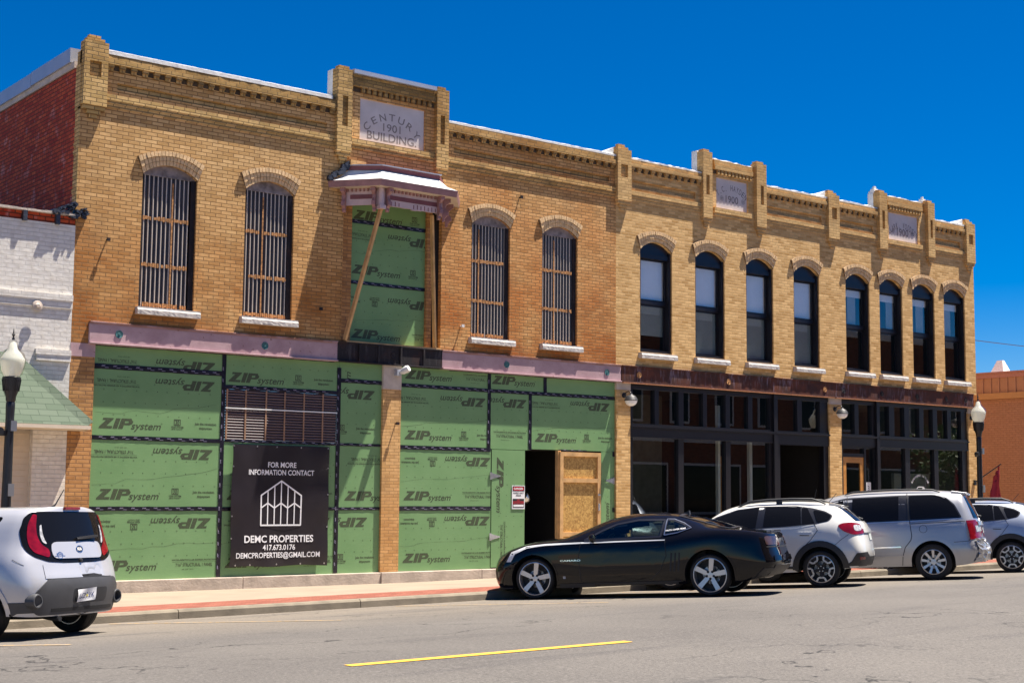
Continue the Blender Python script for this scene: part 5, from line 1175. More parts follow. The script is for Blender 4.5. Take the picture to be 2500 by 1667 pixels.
def wheel(parent, x, y, z, r, rr, w, design, steer=0, side=1):
    """tyre, rim and hub; local axis y points outwards"""
    root = MB(); root.lathe([(0,-w*.2),(rr*.55,-w*.2),(rr*.55,-w*.15),(0,-w*.15)], 24, Matrix.Rotation(R_(-90), 4, 'X'))
    o = root.build('wheel', M['alu'] if design != 'black' else M['rim_dark'], parent); o.location = (x, y, z); o.rotation_euler = (0, 0, (0 if side > 0 else math.pi)+R_(steer))
    RX = Matrix.Rotation(R_(-90), 4, 'X'); h = w/2
    t = MB(); t.lathe([(rr*.97,-h*.75),(rr*1.02,-h*.95),(rr+(r-rr)*.55,-h),(r*.97,-h*.86),(r,-h*.6),(r,-h*.22),(r*.985,-h*.2),(r*.985,-h*.12),(r,-h*.1),(r,h*.1),(r*.985,h*.12),(r*.985,h*.2),(r,h*.22),(r,h*.6),(r*.97,h*.86),(rr+(r-rr)*.6,h),(rr+(r-rr)*.3,h*1.0),(rr*1.02,h*.93),(rr*.97,h*.78)], 56, RX); t.build('tyre', M['rubber'], o, 35)
    m = MB(); m.lathe([(rr*1.0,h*.80),(rr*1.01,h*.90),(rr*.965,h*.92),(rr*.94,h*.82),(rr*.93,-h*.8),(rr*.98,-h*.8)], 56, RX)
    def spoke(a, w0, w1, r0, r1, y0, y1, th=.02, mb=m):
        c, s_ = math.cos(a), math.sin(a); pts = []
        for (rad, wd, yy) in ((r0, w0, y0), (r1, w1, y1)):
            for (sx, dy) in ((-1,0),(1,0),(.7,-th),(-.7,-th)): X = rad*c - sx*wd*s_; Z = rad*s_ + sx*wd*c; pts.append((X, yy+dy, Z))
        mb.add(pts, [(0,1,5,4),(1,2,6,5),(2,3,7,6),(3,0,4,7),(0,3,2,1),(4,5,6,7)])
    if design == 'five':
        for k in range(5): a = math.pi/2+2*math.pi*k/5+R_(8); spoke(a, rr*.12, rr*.15, rr*.14, rr*.96, h*.72, h*.84, .03)
        m.lathe([(0,h*.74),(rr*.26,h*.72),(rr*.28,h*.6),(rr*.28,h*.4)], 24, RX)
        rim = m.build('rim', M['rim'], o, 35); n_ = MB()
        for k in range(5): a = math.pi/2+2*math.pi*(k+.5)/5; n_.lathe([(0,h*.84),(.016,h*.84),(.02,h*.76),(.02,h*.6)], 8, Matrix.Translation((rr*.22*math.cos(a)*1.0,0,rr*.22*math.sin(a))) @ RX)
        n_.build('lug_nuts', M['rim_dark'], o)
    elif design == 'nine':
        for k in range(9): a = math.pi/2+2*math.pi*k/9; spoke(a, rr*.065, rr*.115, rr*.18, rr*.96, h*.66, h*.82, .025)
        m.lathe([(0,h*.70),(rr*.24,h*.68),(rr*.27,h*.58),(rr*.27,h*.4)], 24, RX); rim = m.build('rim', M['rim'], o, 35); n_ = MB()
        for k in range(5): a = math.pi/2+2*math.pi*k/5; n_.lathe([(0,h*.78),(.013,h*.78),(.017,h*.72),(.017,h*.6)], 8, Matrix.Translation((rr*.28*math.cos(a),0,rr*.28*math.sin(a))) @ RX)
        n_.build('lug_nuts', M['rim_dark'], o)
    elif design == 'clover':
        for k in range(5):
            a = math.pi/2+2*math.pi*k/5; d_ = R_(15); e = R_(21)
            P = [(a-d_, .95), (a-d_*1.15, .70), (a-e*1.35, .62), (a-2*math.pi/10, .66)]; P2 = [(2*a-q, v) for q, v in P]
            for pts in (P, P2):
                for (q0, v0), (q1, v1) in zip(pts, pts[1:]): m.bar((rr*v0*math.cos(q0), h*.80, rr*v0*math.sin(q0)), (rr*v1*math.cos(q1), h*.80, rr*v1*math.sin(q1)), .030, .020, (0,1,0)) if True else None
        rim = m.build('rim', M['rim'], o, 35); dk = MB()
        for k in range(5): a = math.pi/2+2*math.pi*k/5+math.pi/5; spoke(a, rr*.10, rr*.13, rr*.1, rr*.94, h*.58, h*.72, .03, dk)
        dk.lathe([(0,h*.62),(rr*.27,h*.60),(rr*.3,h*.5),(rr*.3,h*.3)], 24, RX); dk.build('rim_centre', M['rim_dark'], o, 35); n_ = MB()
        for k in range(5): a = math.pi/2+2*math.pi*k/5; n_.lathe([(0,h*.70),(.010,h*.70),(.012,h*.6)], 8, Matrix.Translation((rr*.2*math.cos(a),0,rr*.2*math.sin(a))) @ RX)
        n_.build('lug_nuts', M['alu'], o)
    else:
        m.lathe([(rr*.95,h*.80),(rr*.80,h*.84),(rr*.62,h*.80),(rr*.55,h*.72)], 40, RX); m.lathe([(0,h*.80),(rr*.22,h*.78),(rr*.28,h*.68)], 24, RX)
        for k in range(5): a = math.pi/2+2*math.pi*k/5; spoke(a, rr*.16, rr*.20, rr*.15, rr*.7, h*.76, h*.80, .03)
        m.build('rim', M['rim'], o, 35)
    dk = MB(); dk.lathe([(0,-h*.3),(rr*.95,-h*.3)], 24, RX); dk.build('brake_backing', M['rim_dark'], o); return o
def put_car(root, O, heading):
    h = R_(heading); F = Vector((-math.sin(h), math.cos(h), 0)); N = Vector((-.0105, .049, 1)).normalized(); F = (F - N*F.dot(N)).normalized(); L = N.cross(F)
    m = Matrix(((F.x, L.x, N.x, O[0]), (F.y, L.y, N.y, O[1]-23.8), (F.z, L.z, N.z, O[2]+1.765), (0,0,0,1))); root.matrix_world = m
def fit_ground(root, pts):
    """lower or raise a car so that its tyres stand on the cambered road"""
    d = [road_z(*(root.matrix_world @ Vector(p)).xy) - (root.matrix_world @ Vector(p)).z for p in pts]; t = Matrix.Translation((0,0,sum(d)/len(d)+.004)); root.matrix_world = t @ root.matrix_world
def arch_ring(x, z, r0, r1, a0=-6, a1=186, n=22):
    o = [(x+r1*math.cos(R_(a0+(a1-a0)*k/n)), z+r1*math.sin(R_(a0+(a1-a0)*k/n))) for k in range(n+1)]; i = [(x+r0*math.cos(R_(a1-(a1-a0)*k/n)), z+r0*math.sin(R_(a1-(a1-a0)*k/n))) for k in range(n+1)]; return o+i
def inpoly(p, x, y):
    c = False; j = len(p)-1
    for i in range(len(p)):
        if (p[i][1] > y) != (p[j][1] > y) and x < (p[j][0]-p[i][0])*(y-p[i][1])/(p[j][1]-p[i][1])+p[i][0]: c = not c
        j = i
    return c
def mirror_obj(parent, side, x, y, z, mat, s=1.0):
    m = MB(); m.lathe([(0,-.055),(.06,-.05),(.085,-.02),(.09,.02),(.08,.045),(.0,.05)], 18, Matrix.Translation((x, y*side, z)) @ Matrix.Diagonal((.75*s, 1.05*s, .78*s, 1)) @ Matrix.Rotation(R_(-90), 4, 'Y')); m.bar((x+.03, (y-.15)*side, z-.04), (x, y*side, z-.03), .05, .035)
    return m.build('side_mirror', mat, parent, 50)

# ------------------------------------------------------------------ black coupe
def coupe():
    t = thing('parked_car', 'glossy black two door coupe with silver side stripe parked nose to the kerb', 'car'); XF, XR, RA = 1.41, -1.463, .325
    def rail(y, z, head, tail, xs=(1.85,1.42,.95,.5,.1,-.4,-.85,-1.2,-1.6,-2.0)): return head + [(x, yy, zz) for x, yy, zz in zip(xs, y, z)] + tail
    X1 = (1.85,1.42,.95,.55,.14,-.35,-.85,-1.2,-1.6,-2.0)
    rails = [
      [(x,0,z) for x, z in zip((2.20,2.16,2.06,1.85,1.42,.95,.50,.12,-.32,-.82,-1.2,-1.6,-2.0,-2.30,-2.34,-2.35), (.70,.735,.79,.865,.945,.985,1.155,1.275,1.322,1.302,1.232,1.11,1.005,.962,.945,.93))],
      [(2.20,0,.68),(2.15,.38,.70),(2.00,.66,.735),(1.82,.72,.81),(1.42,.74,.905),(.95,.72,.945),(.53,.66,1.085),(.15,.59,1.205),(-.32,.565,1.262),(-.82,.575,1.242),(-1.2,.63,1.155),(-1.58,.69,1.055),(-2.0,.72,.995),(-2.27,.68,.957),(-2.33,.4,.945),(-2.34,0,.93)],
      [(2.235,0,.63),(2.18,.48,.64),(1.98,.79,.675),(1.80,.88,.76),(1.42,.912,.845),(.95,.905,.870),(.53,.895,.878),(.12,.892,.880),(-.35,.892,.882),(-.82,.897,.895),(-1.18,.92,.955),(-1.58,.93,.99),(-2.0,.895,.975),(-2.29,.79,.935),(-2.39,.45,.925),(-2.41,0,.91)],
      [(2.26,0,.50),(2.21,.52,.50),(2.05,.845,.52),(1.83,.93,.57),(1.42,.945,.62),(.95,.93,.62),(.53,.922,.62),(.12,.922,.62),(-.35,.922,.62),(-.82,.93,.63),(-1.18,.958,.66),(-1.58,.965,.69),(-2.0,.94,.69),(-2.34,.81,.70),(-2.45,.46,.70),(-2.47,0,.70)],
      [(2.25,0,.30),(2.20,.52,.30),(2.05,.83,.30),(1.83,.915,.31),(1.42,.93,.32),(.95,.92,.32),(.53,.918,.32),(.12,.918,.33),(-.35,.918,.34),(-.82,.925,.35),(-1.18,.945,.36),(-1.58,.95,.37),(-2.0,.93,.39),(-2.38,.81,.45),(-2.50,.46,.46),(-2.52,0,.46)],
      [(2.17,0,.15),(2.13,.5,.15),(1.99,.77,.15),(1.83,.85,.155),(1.42,.87,.16),(.95,.875,.165),(.53,.875,.175),(.12,.875,.185),(-.35,.875,.195),(-.82,.88,.20),(-1.18,.88,.20),(-1.58,.88,.20),(-1.95,.86,.215),(-2.22,.74,.27),(-2.34,.42,.30),(-2.36,0,.30)]]
    b = Body(rails, [(XF, .325, .385), (XR, .330, .395)])
    fw = [(.56,.905),(.30,.905),(-.69,.935),(-.735,1.195),(-.30,1.205),(.05,1.150),(.28,1.055)]; qw = [(-.752,.955),(-.765,1.19),(-.88,1.185),(-1.05,1.12),(-1.16,1.055),(-.97,.99)]
    fwi = [(.45,.925),(-.67,.955),(-.715,1.175),(-.30,1.183),(.05,1.128),(.27,1.03)]; qwi = [(-.78,.985),(-.79,1.165),(-.87,1.163),(-1.03,1.105),(-1.10,1.06),(-.96,1.01)]
    ws = [(.88,-.62),(.88,.62),(.22,.50),(.22,-.50)]; rw = [(-.95,-.50),(-.95,.50),(-1.78,.58),(-1.78,-.58)]
    wsi = [(.80,-.58),(.80,.58),(.26,.47),(.26,-.47)]; rwi = [(-1.0,-.47),(-1.0,.47),(-1.7,.54),(-1.7,-.54)]
    side = lambda c, n: abs(n.y) > .35 and (inpoly(fwi, c.x, c.z) or inpoly(qwi, c.x, c.z))
    top = lambda c, n: n.z > .3 and (inpoly(wsi, c.x, c.y) or inpoly(rwi, c.x, c.y))
    body = b.finish(M['paint_black'], t, (side, top))
    def ringp(outer, inner, name, axis):
        # opaque border of each pane
        n = len(outer)
        for i in range(n): pass
    for pl, inn in ((fw, fwi), (qw, qwi)):
        for ax in 'LR':
            w_ = patch(b, 'side_window', pl, ax, M['glass_clear'], t, .004, .07, 0, .0)
            ribbon(b, 'window_seal', pl, ax, .040, M['dark_frame'], w_, .007, True)
    patch(b, 'windscreen', ws, 'T', M['glass_clear'], t, .004, .09, 0, .0); patch(b, 'rear_window', rw, 'T', M['glass_clear'], t, .004, .09, 0, .0)
    for pl in (ws, rw): ribbon(b, 'window_seal', pl, 'T', .06, M['dark_frame'], t, .007, True)
    ribbon(b, 'window_trim', [(-.752,.955),(-.765,1.205),(-.88,1.20),(-1.05,1.135),(-1.185,1.055),(-.97,.985),(-.752,.955)], 'L', .014, M['alu'], t, .012)
    for ax in 'LR':
        patch(b, 'side_stripe', [(1.88,.60),(1.80,.755),(1.53,.845),(1.21,.872),(.61,.884),(-.77,.890),(-.77,.876),(.61,.862),(1.22,.845),(1.52,.812),(1.73,.722),(1.80,.60)], ax, M['stripe'], t, .003, .05, 0, .0)
        d = patch(b, 'door', [(.615,.868),(.655,.63),(.62,.255),(-.52,.275),(-.665,.395),(-.785,.635),(-.768,.885),(-.2,.874)], ax, M['paint_black'], t, .0015, .07, 0, .0)
        ribbon(b, 'door_gap', [(.615,.868),(.655,.63),(.62,.255),(-.52,.275),(-.665,.395),(-.785,.635),(-.768,.90)], ax, .010, M['rim_dark'], d, .004)
        hdl = patch(b, 'door_handle', [(-.45,.80),(-.69,.808),(-.69,.775),(-.45,.77)], ax, M['paint_black'], d, .02, .05, 1, .02)
        patch(b, 'wheel_arch_lip', arch_ring(XF, .325, .38, .405), ax, M['paint_black'], t, .008, .06, 0, .0); patch(b, 'wheel_arch_lip', arch_ring(XR, .330, .39, .42), ax, M['paint_black'], t, .010, .06, 0, .0)
        for k in range(3): patch(b, 'side_gill', [(-.86-.065*k,.685),(-.885-.065*k,.685),(-.855-.065*k,.40),(-.83-.065*k,.40)], ax, M['rim_dark'], t, .003, .06, 0, .0)
        patch(b, 'headlight', [(2.12,.60),(2.02,.70),(1.93,.69),(1.95,.64),(2.06,.585)], ax, M['dark_lens'], t, .004, .05, 1, .0)
        patch(b, 'side_sill', [(.98,.235),(-1.02,.255),(-1.02,.20),(.98,.17)], ax, M['plastic'], t, .012, .08, 0)
        patch(b, 'front_splitter', [(2.13,.19),(1.80,.19),(1.80,.145),(2.13,.145)], ax, M['plastic'], t, .02, .06, 0)
        patch(b, 'front_intake', [(2.15,.50),(2.09,.46),(2.05,.30),(2.13,.33)], ax, M['rim_dark'], t, .004, .05, 0, .0)
        patch(b, 'bumper_strake', [(-2.30,.42),(-2.46,.42),(-2.20,.25),(-2.14,.27)], ax, M['plastic'], t, .01, .05, 0)
        patch(b, 'marker_lamp', [(.92,.315),(.88,.315),(.88,.355),(.92,.355)], ax, M['clear_lens'], t, .005, .05, 0, .0)
    tl = patch(b, 'tail_lamp', [(.28,.76),(.80,.76),(.80,.895),(.28,.895)], 'B', M['dark_lens'], t, .008, .05, 1, .0, True); patch(b, 'bumper_chrome', [(-.74,.52),(.74,.52),(.72,.60),(-.72,.60)], 'B', M['paint_black'], t, .02, .06, 1)
    ribbon(b, 'rear_gap', [(-.8,.735),(.8,.735)], 'B', .02, M['rim_dark'], t, .004); patch(b, 'rear_diffuser', [(-.66,.31),(.66,.31),(.70,.46),(-.70,.46)], 'B', M['plastic'], t, .012, .08, 0)
    sp = MB(); sp.box(-2.30, -2.16, -.66, .66, .962, .985); sp.box(-2.33, -2.28, -.66, .66, .950, .992); bevelled(sp.build('tail_spoiler', M['paint_black'], t, 40), .008)
    f = Flat().text('CAMARO', .79, .587, .026, width=.34, bold=.02); f.v = [(2*.79-a, c) for a, c in f.v]; marks_on(b, 'name_badge', f, 'L', M['chrome'], t, .006)
    f = Flat().text('FAITH OVER FEAR', 0, 0, .022, width=.33, bold=.02, rot=R_(5)); f.v = [(-.935-a, 1.025+c) for a, c in f.v]; marks_on(b, 'window_sticker', f, 'L', M['white_print'], t, .012)
    mirror_obj(t, 1, .40, .97, .945, M['paint_black']); mirror_obj(t, -1, .40, .97, .945, M['paint_black'])
    m = MB(); m.box(-1.0, .7, -.80, .80, .33, .37); m.box(.45, .85, -.72, .72, .70, .88)
    for y in (-.38, .38):
        m.box(-.45, .05, y-.24, y+.24, .37, .56); m.add([(-.42,y-.24,.5),(-.42,y+.24,.5),(-.62,y+.20,1.04),(-.62,y-.20,1.04),(-.55,y-.24,.5),(-.55,y+.24,.5),(-.74,y+.20,1.04),(-.74,y-.20,1.04)], [(0,1,2,3),(5,4,7,6),(0,3,7,4),(1,5,6,2),(3,2,6,7)])
    m.box(-1.35, -.95, -.62, .62, .4, .78); m.build('interior', M['rim_dark'], t)
    m = MB(); m.lathe([(.165,-.014),(.185,0),(.165,.014),(.150,0),(.165,-.014)], 20, Matrix.Translation((.30,.38,.86)) @ Matrix.Rotation(R_(62), 4, 'Y')); m.build('steering_wheel', M['plastic'], t, 60)
    m = MB(); m.tube([(.35,.05,1.155),(.38,.05,1.115)], .01, 6); m.box(.33,.36,-.09,.13,1.085,1.135); m.build('inside_mirror', M['plastic'], t)
    m = MB(); m.add([(-.86,.04,1.292),(-.99,.04,1.272),(-.98,.04,1.345),(-.86,-.04,1.292),(-.99,-.04,1.272),(-.98,-.04,1.345)], [(0,1,2),(3,5,4),(0,2,5,3),(1,4,5,2)]); m.build('roof_antenna', M['plastic'], t)
    for x, st in ((XF, 2), (XR, 0)):
        for sd in (1, -1): wheel(t, x, .805*sd, .325 if x > 0 else .328, RA, .262, .235, 'five', st, sd)
    put_car(t, (16.345, 17.577, -1.68), 32); fit_ground(t, [(XF,.8,0),(XF,-.8,0),(XR,.8,0),(XR,-.8,0)]); return t
coupe()

# ------------------------------------------------------------------ crossover, built once and copied
def crossover():
    t = thing('parked_car', 'white crossover with black wheel arch cladding parked beside the black coupe', 'car', group='crossovers parked nose to the kerb'); XF, XR = 1.29, -1.345
    rails = [
      [(x,0,z) for x, z in zip((2.08,2.04,1.94,1.7,1.29,.95,.58,.26,-.2,-.8,-1.15,-1.38,-1.54,-1.66,-1.69,-1.70), (.74,.78,.84,.90,.955,1.0,1.235,1.395,1.472,1.478,1.465,1.447,1.425,1.395,1.388,1.385))],
      [(2.09,0,.72),(2.05,.4,.74),(1.9,.64,.79),(1.7,.70,.86),(1.29,.72,.92),(.95,.71,.965),(.59,.66,1.19),(.27,.605,1.345),(-.2,.585,1.42),(-.8,.58,1.425),(-1.15,.575,1.41),(-1.38,.57,1.395),(-1.54,.56,1.37),(-1.64,.52,1.352),(-1.69,.3,1.362),(-1.70,0,1.365)],
      [(2.13,0,.66),(2.09,.5,.68),(1.93,.76,.74),(1.7,.84,.81),(1.29,.86,.87),(.95,.86,.925),(.6,.845,.975),(.28,.845,.995),(-.2,.842,1.012),(-.8,.84,1.04),(-1.15,.832,1.06),(-1.42,.815,1.075),(-1.68,.775,1.085),(-1.90,.68,1.07),(-2.02,.4,1.055),(-2.05,0,1.05)],
      [(2.16,0,.55),(2.12,.55,.56),(1.97,.82,.6),(1.7,.87,.66),(1.29,.885,.71),(.95,.88,.75),(.6,.872,.77),(.28,.868,.78),(-.2,.868,.80),(-.8,.868,.82),(-1.15,.876,.84),(-1.45,.872,.86),(-1.72,.84,.87),(-1.96,.74,.85),(-2.08,.42,.83),(-2.10,0,.83)],
      [(2.16,0,.40),(2.12,.55,.40),(1.97,.82,.42),(1.7,.875,.45),(1.29,.89,.47),(.95,.88,.48),(.6,.874,.48),(.28,.87,.48),(-.2,.87,.48),(-.8,.872,.48),(-1.15,.885,.50),(-1.45,.885,.52),(-1.75,.86,.54),(-2.01,.76,.55),(-2.12,.42,.55),(-2.14,0,.55)],
      [(2.07,0,.24),(2.04,.5,.24),(1.9,.76,.24),(1.7,.82,.24),(1.29,.85,.245),(.95,.85,.25),(.6,.85,.25),(.28,.85,.25),(-.2,.85,.25),(-.8,.85,.26),(-1.15,.85,.27),(-1.45,.84,.28),(-1.73,.80,.30),(-1.96,.69,.33),(-2.06,.4,.34),(-2.08,0,.34)]]
    b = Body(rails, [(XF, .31, .385), (XR, .31, .385)]); b.finish(M['paint_white'], t)
    fr, rr_, qq = [(.47,1.205),(.08,1.342),(-.315,1.385),(-.26,1.035),(.12,1.018),(.52,1.015),(.62,1.06)], [(-.43,1.388),(-1.0,1.368),(-1.155,1.335),(-1.275,1.085),(-1.0,1.062),(-.39,1.045)], [(-1.245,1.312),(-1.42,1.272),(-1.56,1.20),(-1.50,1.125),(-1.32,1.090)]
    band = [(.66,1.06),(.50,1.225),(.08,1.362),(-.35,1.402),(-.95,1.392),(-1.24,1.345),(-1.45,1.285),(-1.585,1.205),(-1.52,1.110),(-1.30,1.070),(-.8,1.040),(-.2,1.018),(.5,.995)]
    for ax in 'LR':
        bd_ = patch(b, 'window_band', band, ax, M['dark_frame'], t, .003, .07, 1, .0)
        for p, n_ in ((fr, 'side_window'), (rr_, 'side_window'), (qq, 'quarter_window')): patch(b, n_, p, ax, M['tint'], bd_, .008, .07, 1 if p is qq else 0, .0)
        ribbon(b, 'window_divider', [(-1.04,1.362),(-1.055,1.07)], ax, .018, M['dark_frame'], bd_, .011); ribbon(b, 'window_trim', [(.5,.995),(-.2,1.018),(-.8,1.040),(-1.31,1.072)], ax, .012, M['chrome'] if False else M['dark_frame'], bd_, .008)
        for (x, r) in ((XF, .385), (XR, .385)): patch(b, 'arch_cladding', arch_ring(x, .31, .375, .475, -8, 188), ax, M['plastic'], t, .014, .06, 0)
        patch(b, 'sill_cladding', [(.88,.36),(-.90,.36),(-.96,.24),(.92,.24)], ax, M['plastic'], t, .014, .08, 0)
        d = patch(b, 'rear_door', [(-.40,1.01),(-1.27,1.06),(-1.325,.96),(-1.20,.79),(-1.0,.60),(-.90,.38),(-.40,.38)], ax, M['paint_white'], t, .0015, .07, 0, .0)
        ribbon(b, 'door_gap', [(-1.27,1.07),(-1.325,.96),(-1.20,.80),(-1.0,.61),(-.90,.38)], ax, .009, M['rim_dark'], d, .004); ribbon(b, 'door_gap', [(-.36,1.02),(-.38,.8),(-.36,.38)], ax, .009, M['rim_dark'], d, .004)
        patch(b, 'door_handle', [(-.99,.935),(-1.23,.93),(-1.235,.89),(-1.19,.882),(-1.0,.892)], ax, M['paint_white'], d, .03, .05, 1, .02); ribbon(b, 'handle_gap', [(-1.02,.885),(-1.18,.878)], ax, .014, M['rim_dark'], d, .004)
        d = patch(b, 'front_door', [(.55,.985),(-.33,1.01),(-.35,.38),(.62,.38),(.70,.7)], ax, M['paint_white'], t, .0015, .07, 0, .0); ribbon(b, 'door_gap', [(.6,.985),(.70,.7),(.62,.38)], ax, .009, M['rim_dark'], d, .004); patch(b, 'door_handle', [(-.05,.91),(-.28,.915),(-.28,.875),(-.06,.87)], ax, M['paint_white'], d, .03, .05, 1, .02)
        tl = patch(b, 'tail_lamp', [(-1.655,1.03),(-1.73,1.065),(-1.86,1.078),(-1.995,1.055),(-2.06,.88),(-1.90,.872),(-1.75,.935)], ax, M['red_lens'], t, .012, .04, 1); patch(b, 'reverse_lamp', [(-1.90,1.035),(-2.0,1.03),(-2.03,.94),(-1.93,.925)], ax, M['clear_lens'], tl, .016, .04, 1, .0)
        ribbon(b, 'bumper_gap', [(-1.60,.70),(-1.72,.80),(-1.84,.88)], ax, .007, M['rim_dark'], t, .003)
        patch(b, 'bumper_cladding', [(-1.76,.36),(-1.86,.42),(-1.955,.56),(-2.10,.575),(-2.13,.43),(-2.02,.33),(-1.80,.30)], ax, M['plastic'], t, .012, .05, 0); patch(b, 'rear_reflector', [(-1.99,.49),(-2.06,.495),(-2.06,.455),(-1.99,.45)], ax, M['red_lens'], t, .017, .04, 0, .0)
        patch(b, 'headlight', [(2.02,.74),(1.80,.83),(1.62,.80),(1.85,.70)], ax, M['clear_lens'], t, .006, .05, 1)
        m = MB(); sy = .555 if ax == 'L' else -.555
        m.tube([(.10,sy,1.385),(.0,sy,1.44),(-.14,sy,1.492),(-.45,sy,1.512),(-.85,sy,1.515),(-1.22,sy,1.500),(-1.36,sy,1.455),(-1.45,sy,1.405)], [.012,.016,.022,.022,.022,.022,.018,.012], 8); m.box(-.70,-.60,sy-.02,sy+.02,1.42,1.51); m.build('roof_rail', M['plastic'], t, 60)
    patch(b, 'rear_window', [(-.50,1.33),(.50,1.33),(.56,1.10),(-.56,1.10)], 'B', M['tint'], t, .005, .06, 1, .0); sp = MB(); sp.add([(-1.50,-.54,1.425),(-1.50,.54,1.425),(-1.72,.50,1.375),(-1.72,-.50,1.375),(-1.50,-.54,1.39),(-1.50,.54,1.39),(-1.70,.50,1.345),(-1.70,-.50,1.345)], [(0,1,2,3),(7,6,5,4),(3,2,6,7),(0,3,7,4),(1,5,6,2)]); sp.build('roof_spoiler', M['paint_white'], t, 40)
    patch(b, 'bumper_cladding', [(-.70,.34),(.70,.34),(.72,.50),(-.72,.50)], 'B', M['plastic'], t, .012, .07, 0); patch(b, 'tail_trim', [(-.5,.90),(.5,.90),(.5,.97),(-.5,.97)], 'B', M['paint_white'], t, .02, .07, 0); patch(b, 'number_plate', [(-.16,.77),(.16,.77),(.16,.90),(-.16,.90)], 'B', M['shade_dim'], t, .012, .07, 0)
    ws = [(.93,-.60),(.93,.60),(.36,.52),(.36,-.52)]; patch(b, 'windscreen', ws, 'T', M['tint'], t, .004, .09, 0, .0)
    m = MB(); m.tube([(-1.93,.02,1.16),(-2.0,.02,1.13)], .018, 8); m.build('wiper_pivot', M['plastic'], t); m = MB(); m.tube([(-1.42,-.1,1.45),(-1.56,-.1,1.60)], .006, 6); m.build('antenna', M['plastic'], t)
    mirror_obj(t, 1, .50, .97, 1.03, M['paint_white'], 1.1); mirror_obj(t, -1, .50, .97, 1.03, M['paint_white'], 1.1)
    for x in (XF, XR):
        for sd in (1, -1): wheel(t, x, .755*sd, .31, .312, .232, .215, 'clover', 0, sd)
    return t
GP = [(1.29,.76,0),(1.29,-.76,0),(-1.345,.76,0),(-1.345,-.76,0)]
wc = crossover(); bc = copy_tree(wc); put_car(wc, (19.512, 17.896, -1.66), 32); fit_ground(wc, GP)
bc['label'] = 'pale blue silver crossover with black cladding, cut off by the right edge'
def repaint(o, old, new):
    for ch in o.children:
        if ch.type == 'MESH':
            for i, s in enumerate(ch.material_slots):
                if s.material == old: s.link = 'OBJECT'; s.material = new
        repaint(ch, old, new)
repaint(bc, M['paint_white'], M['paint_ice']); put_car(bc, (26.354, 18.654, -1.625), 32); fit_ground(bc, GP)

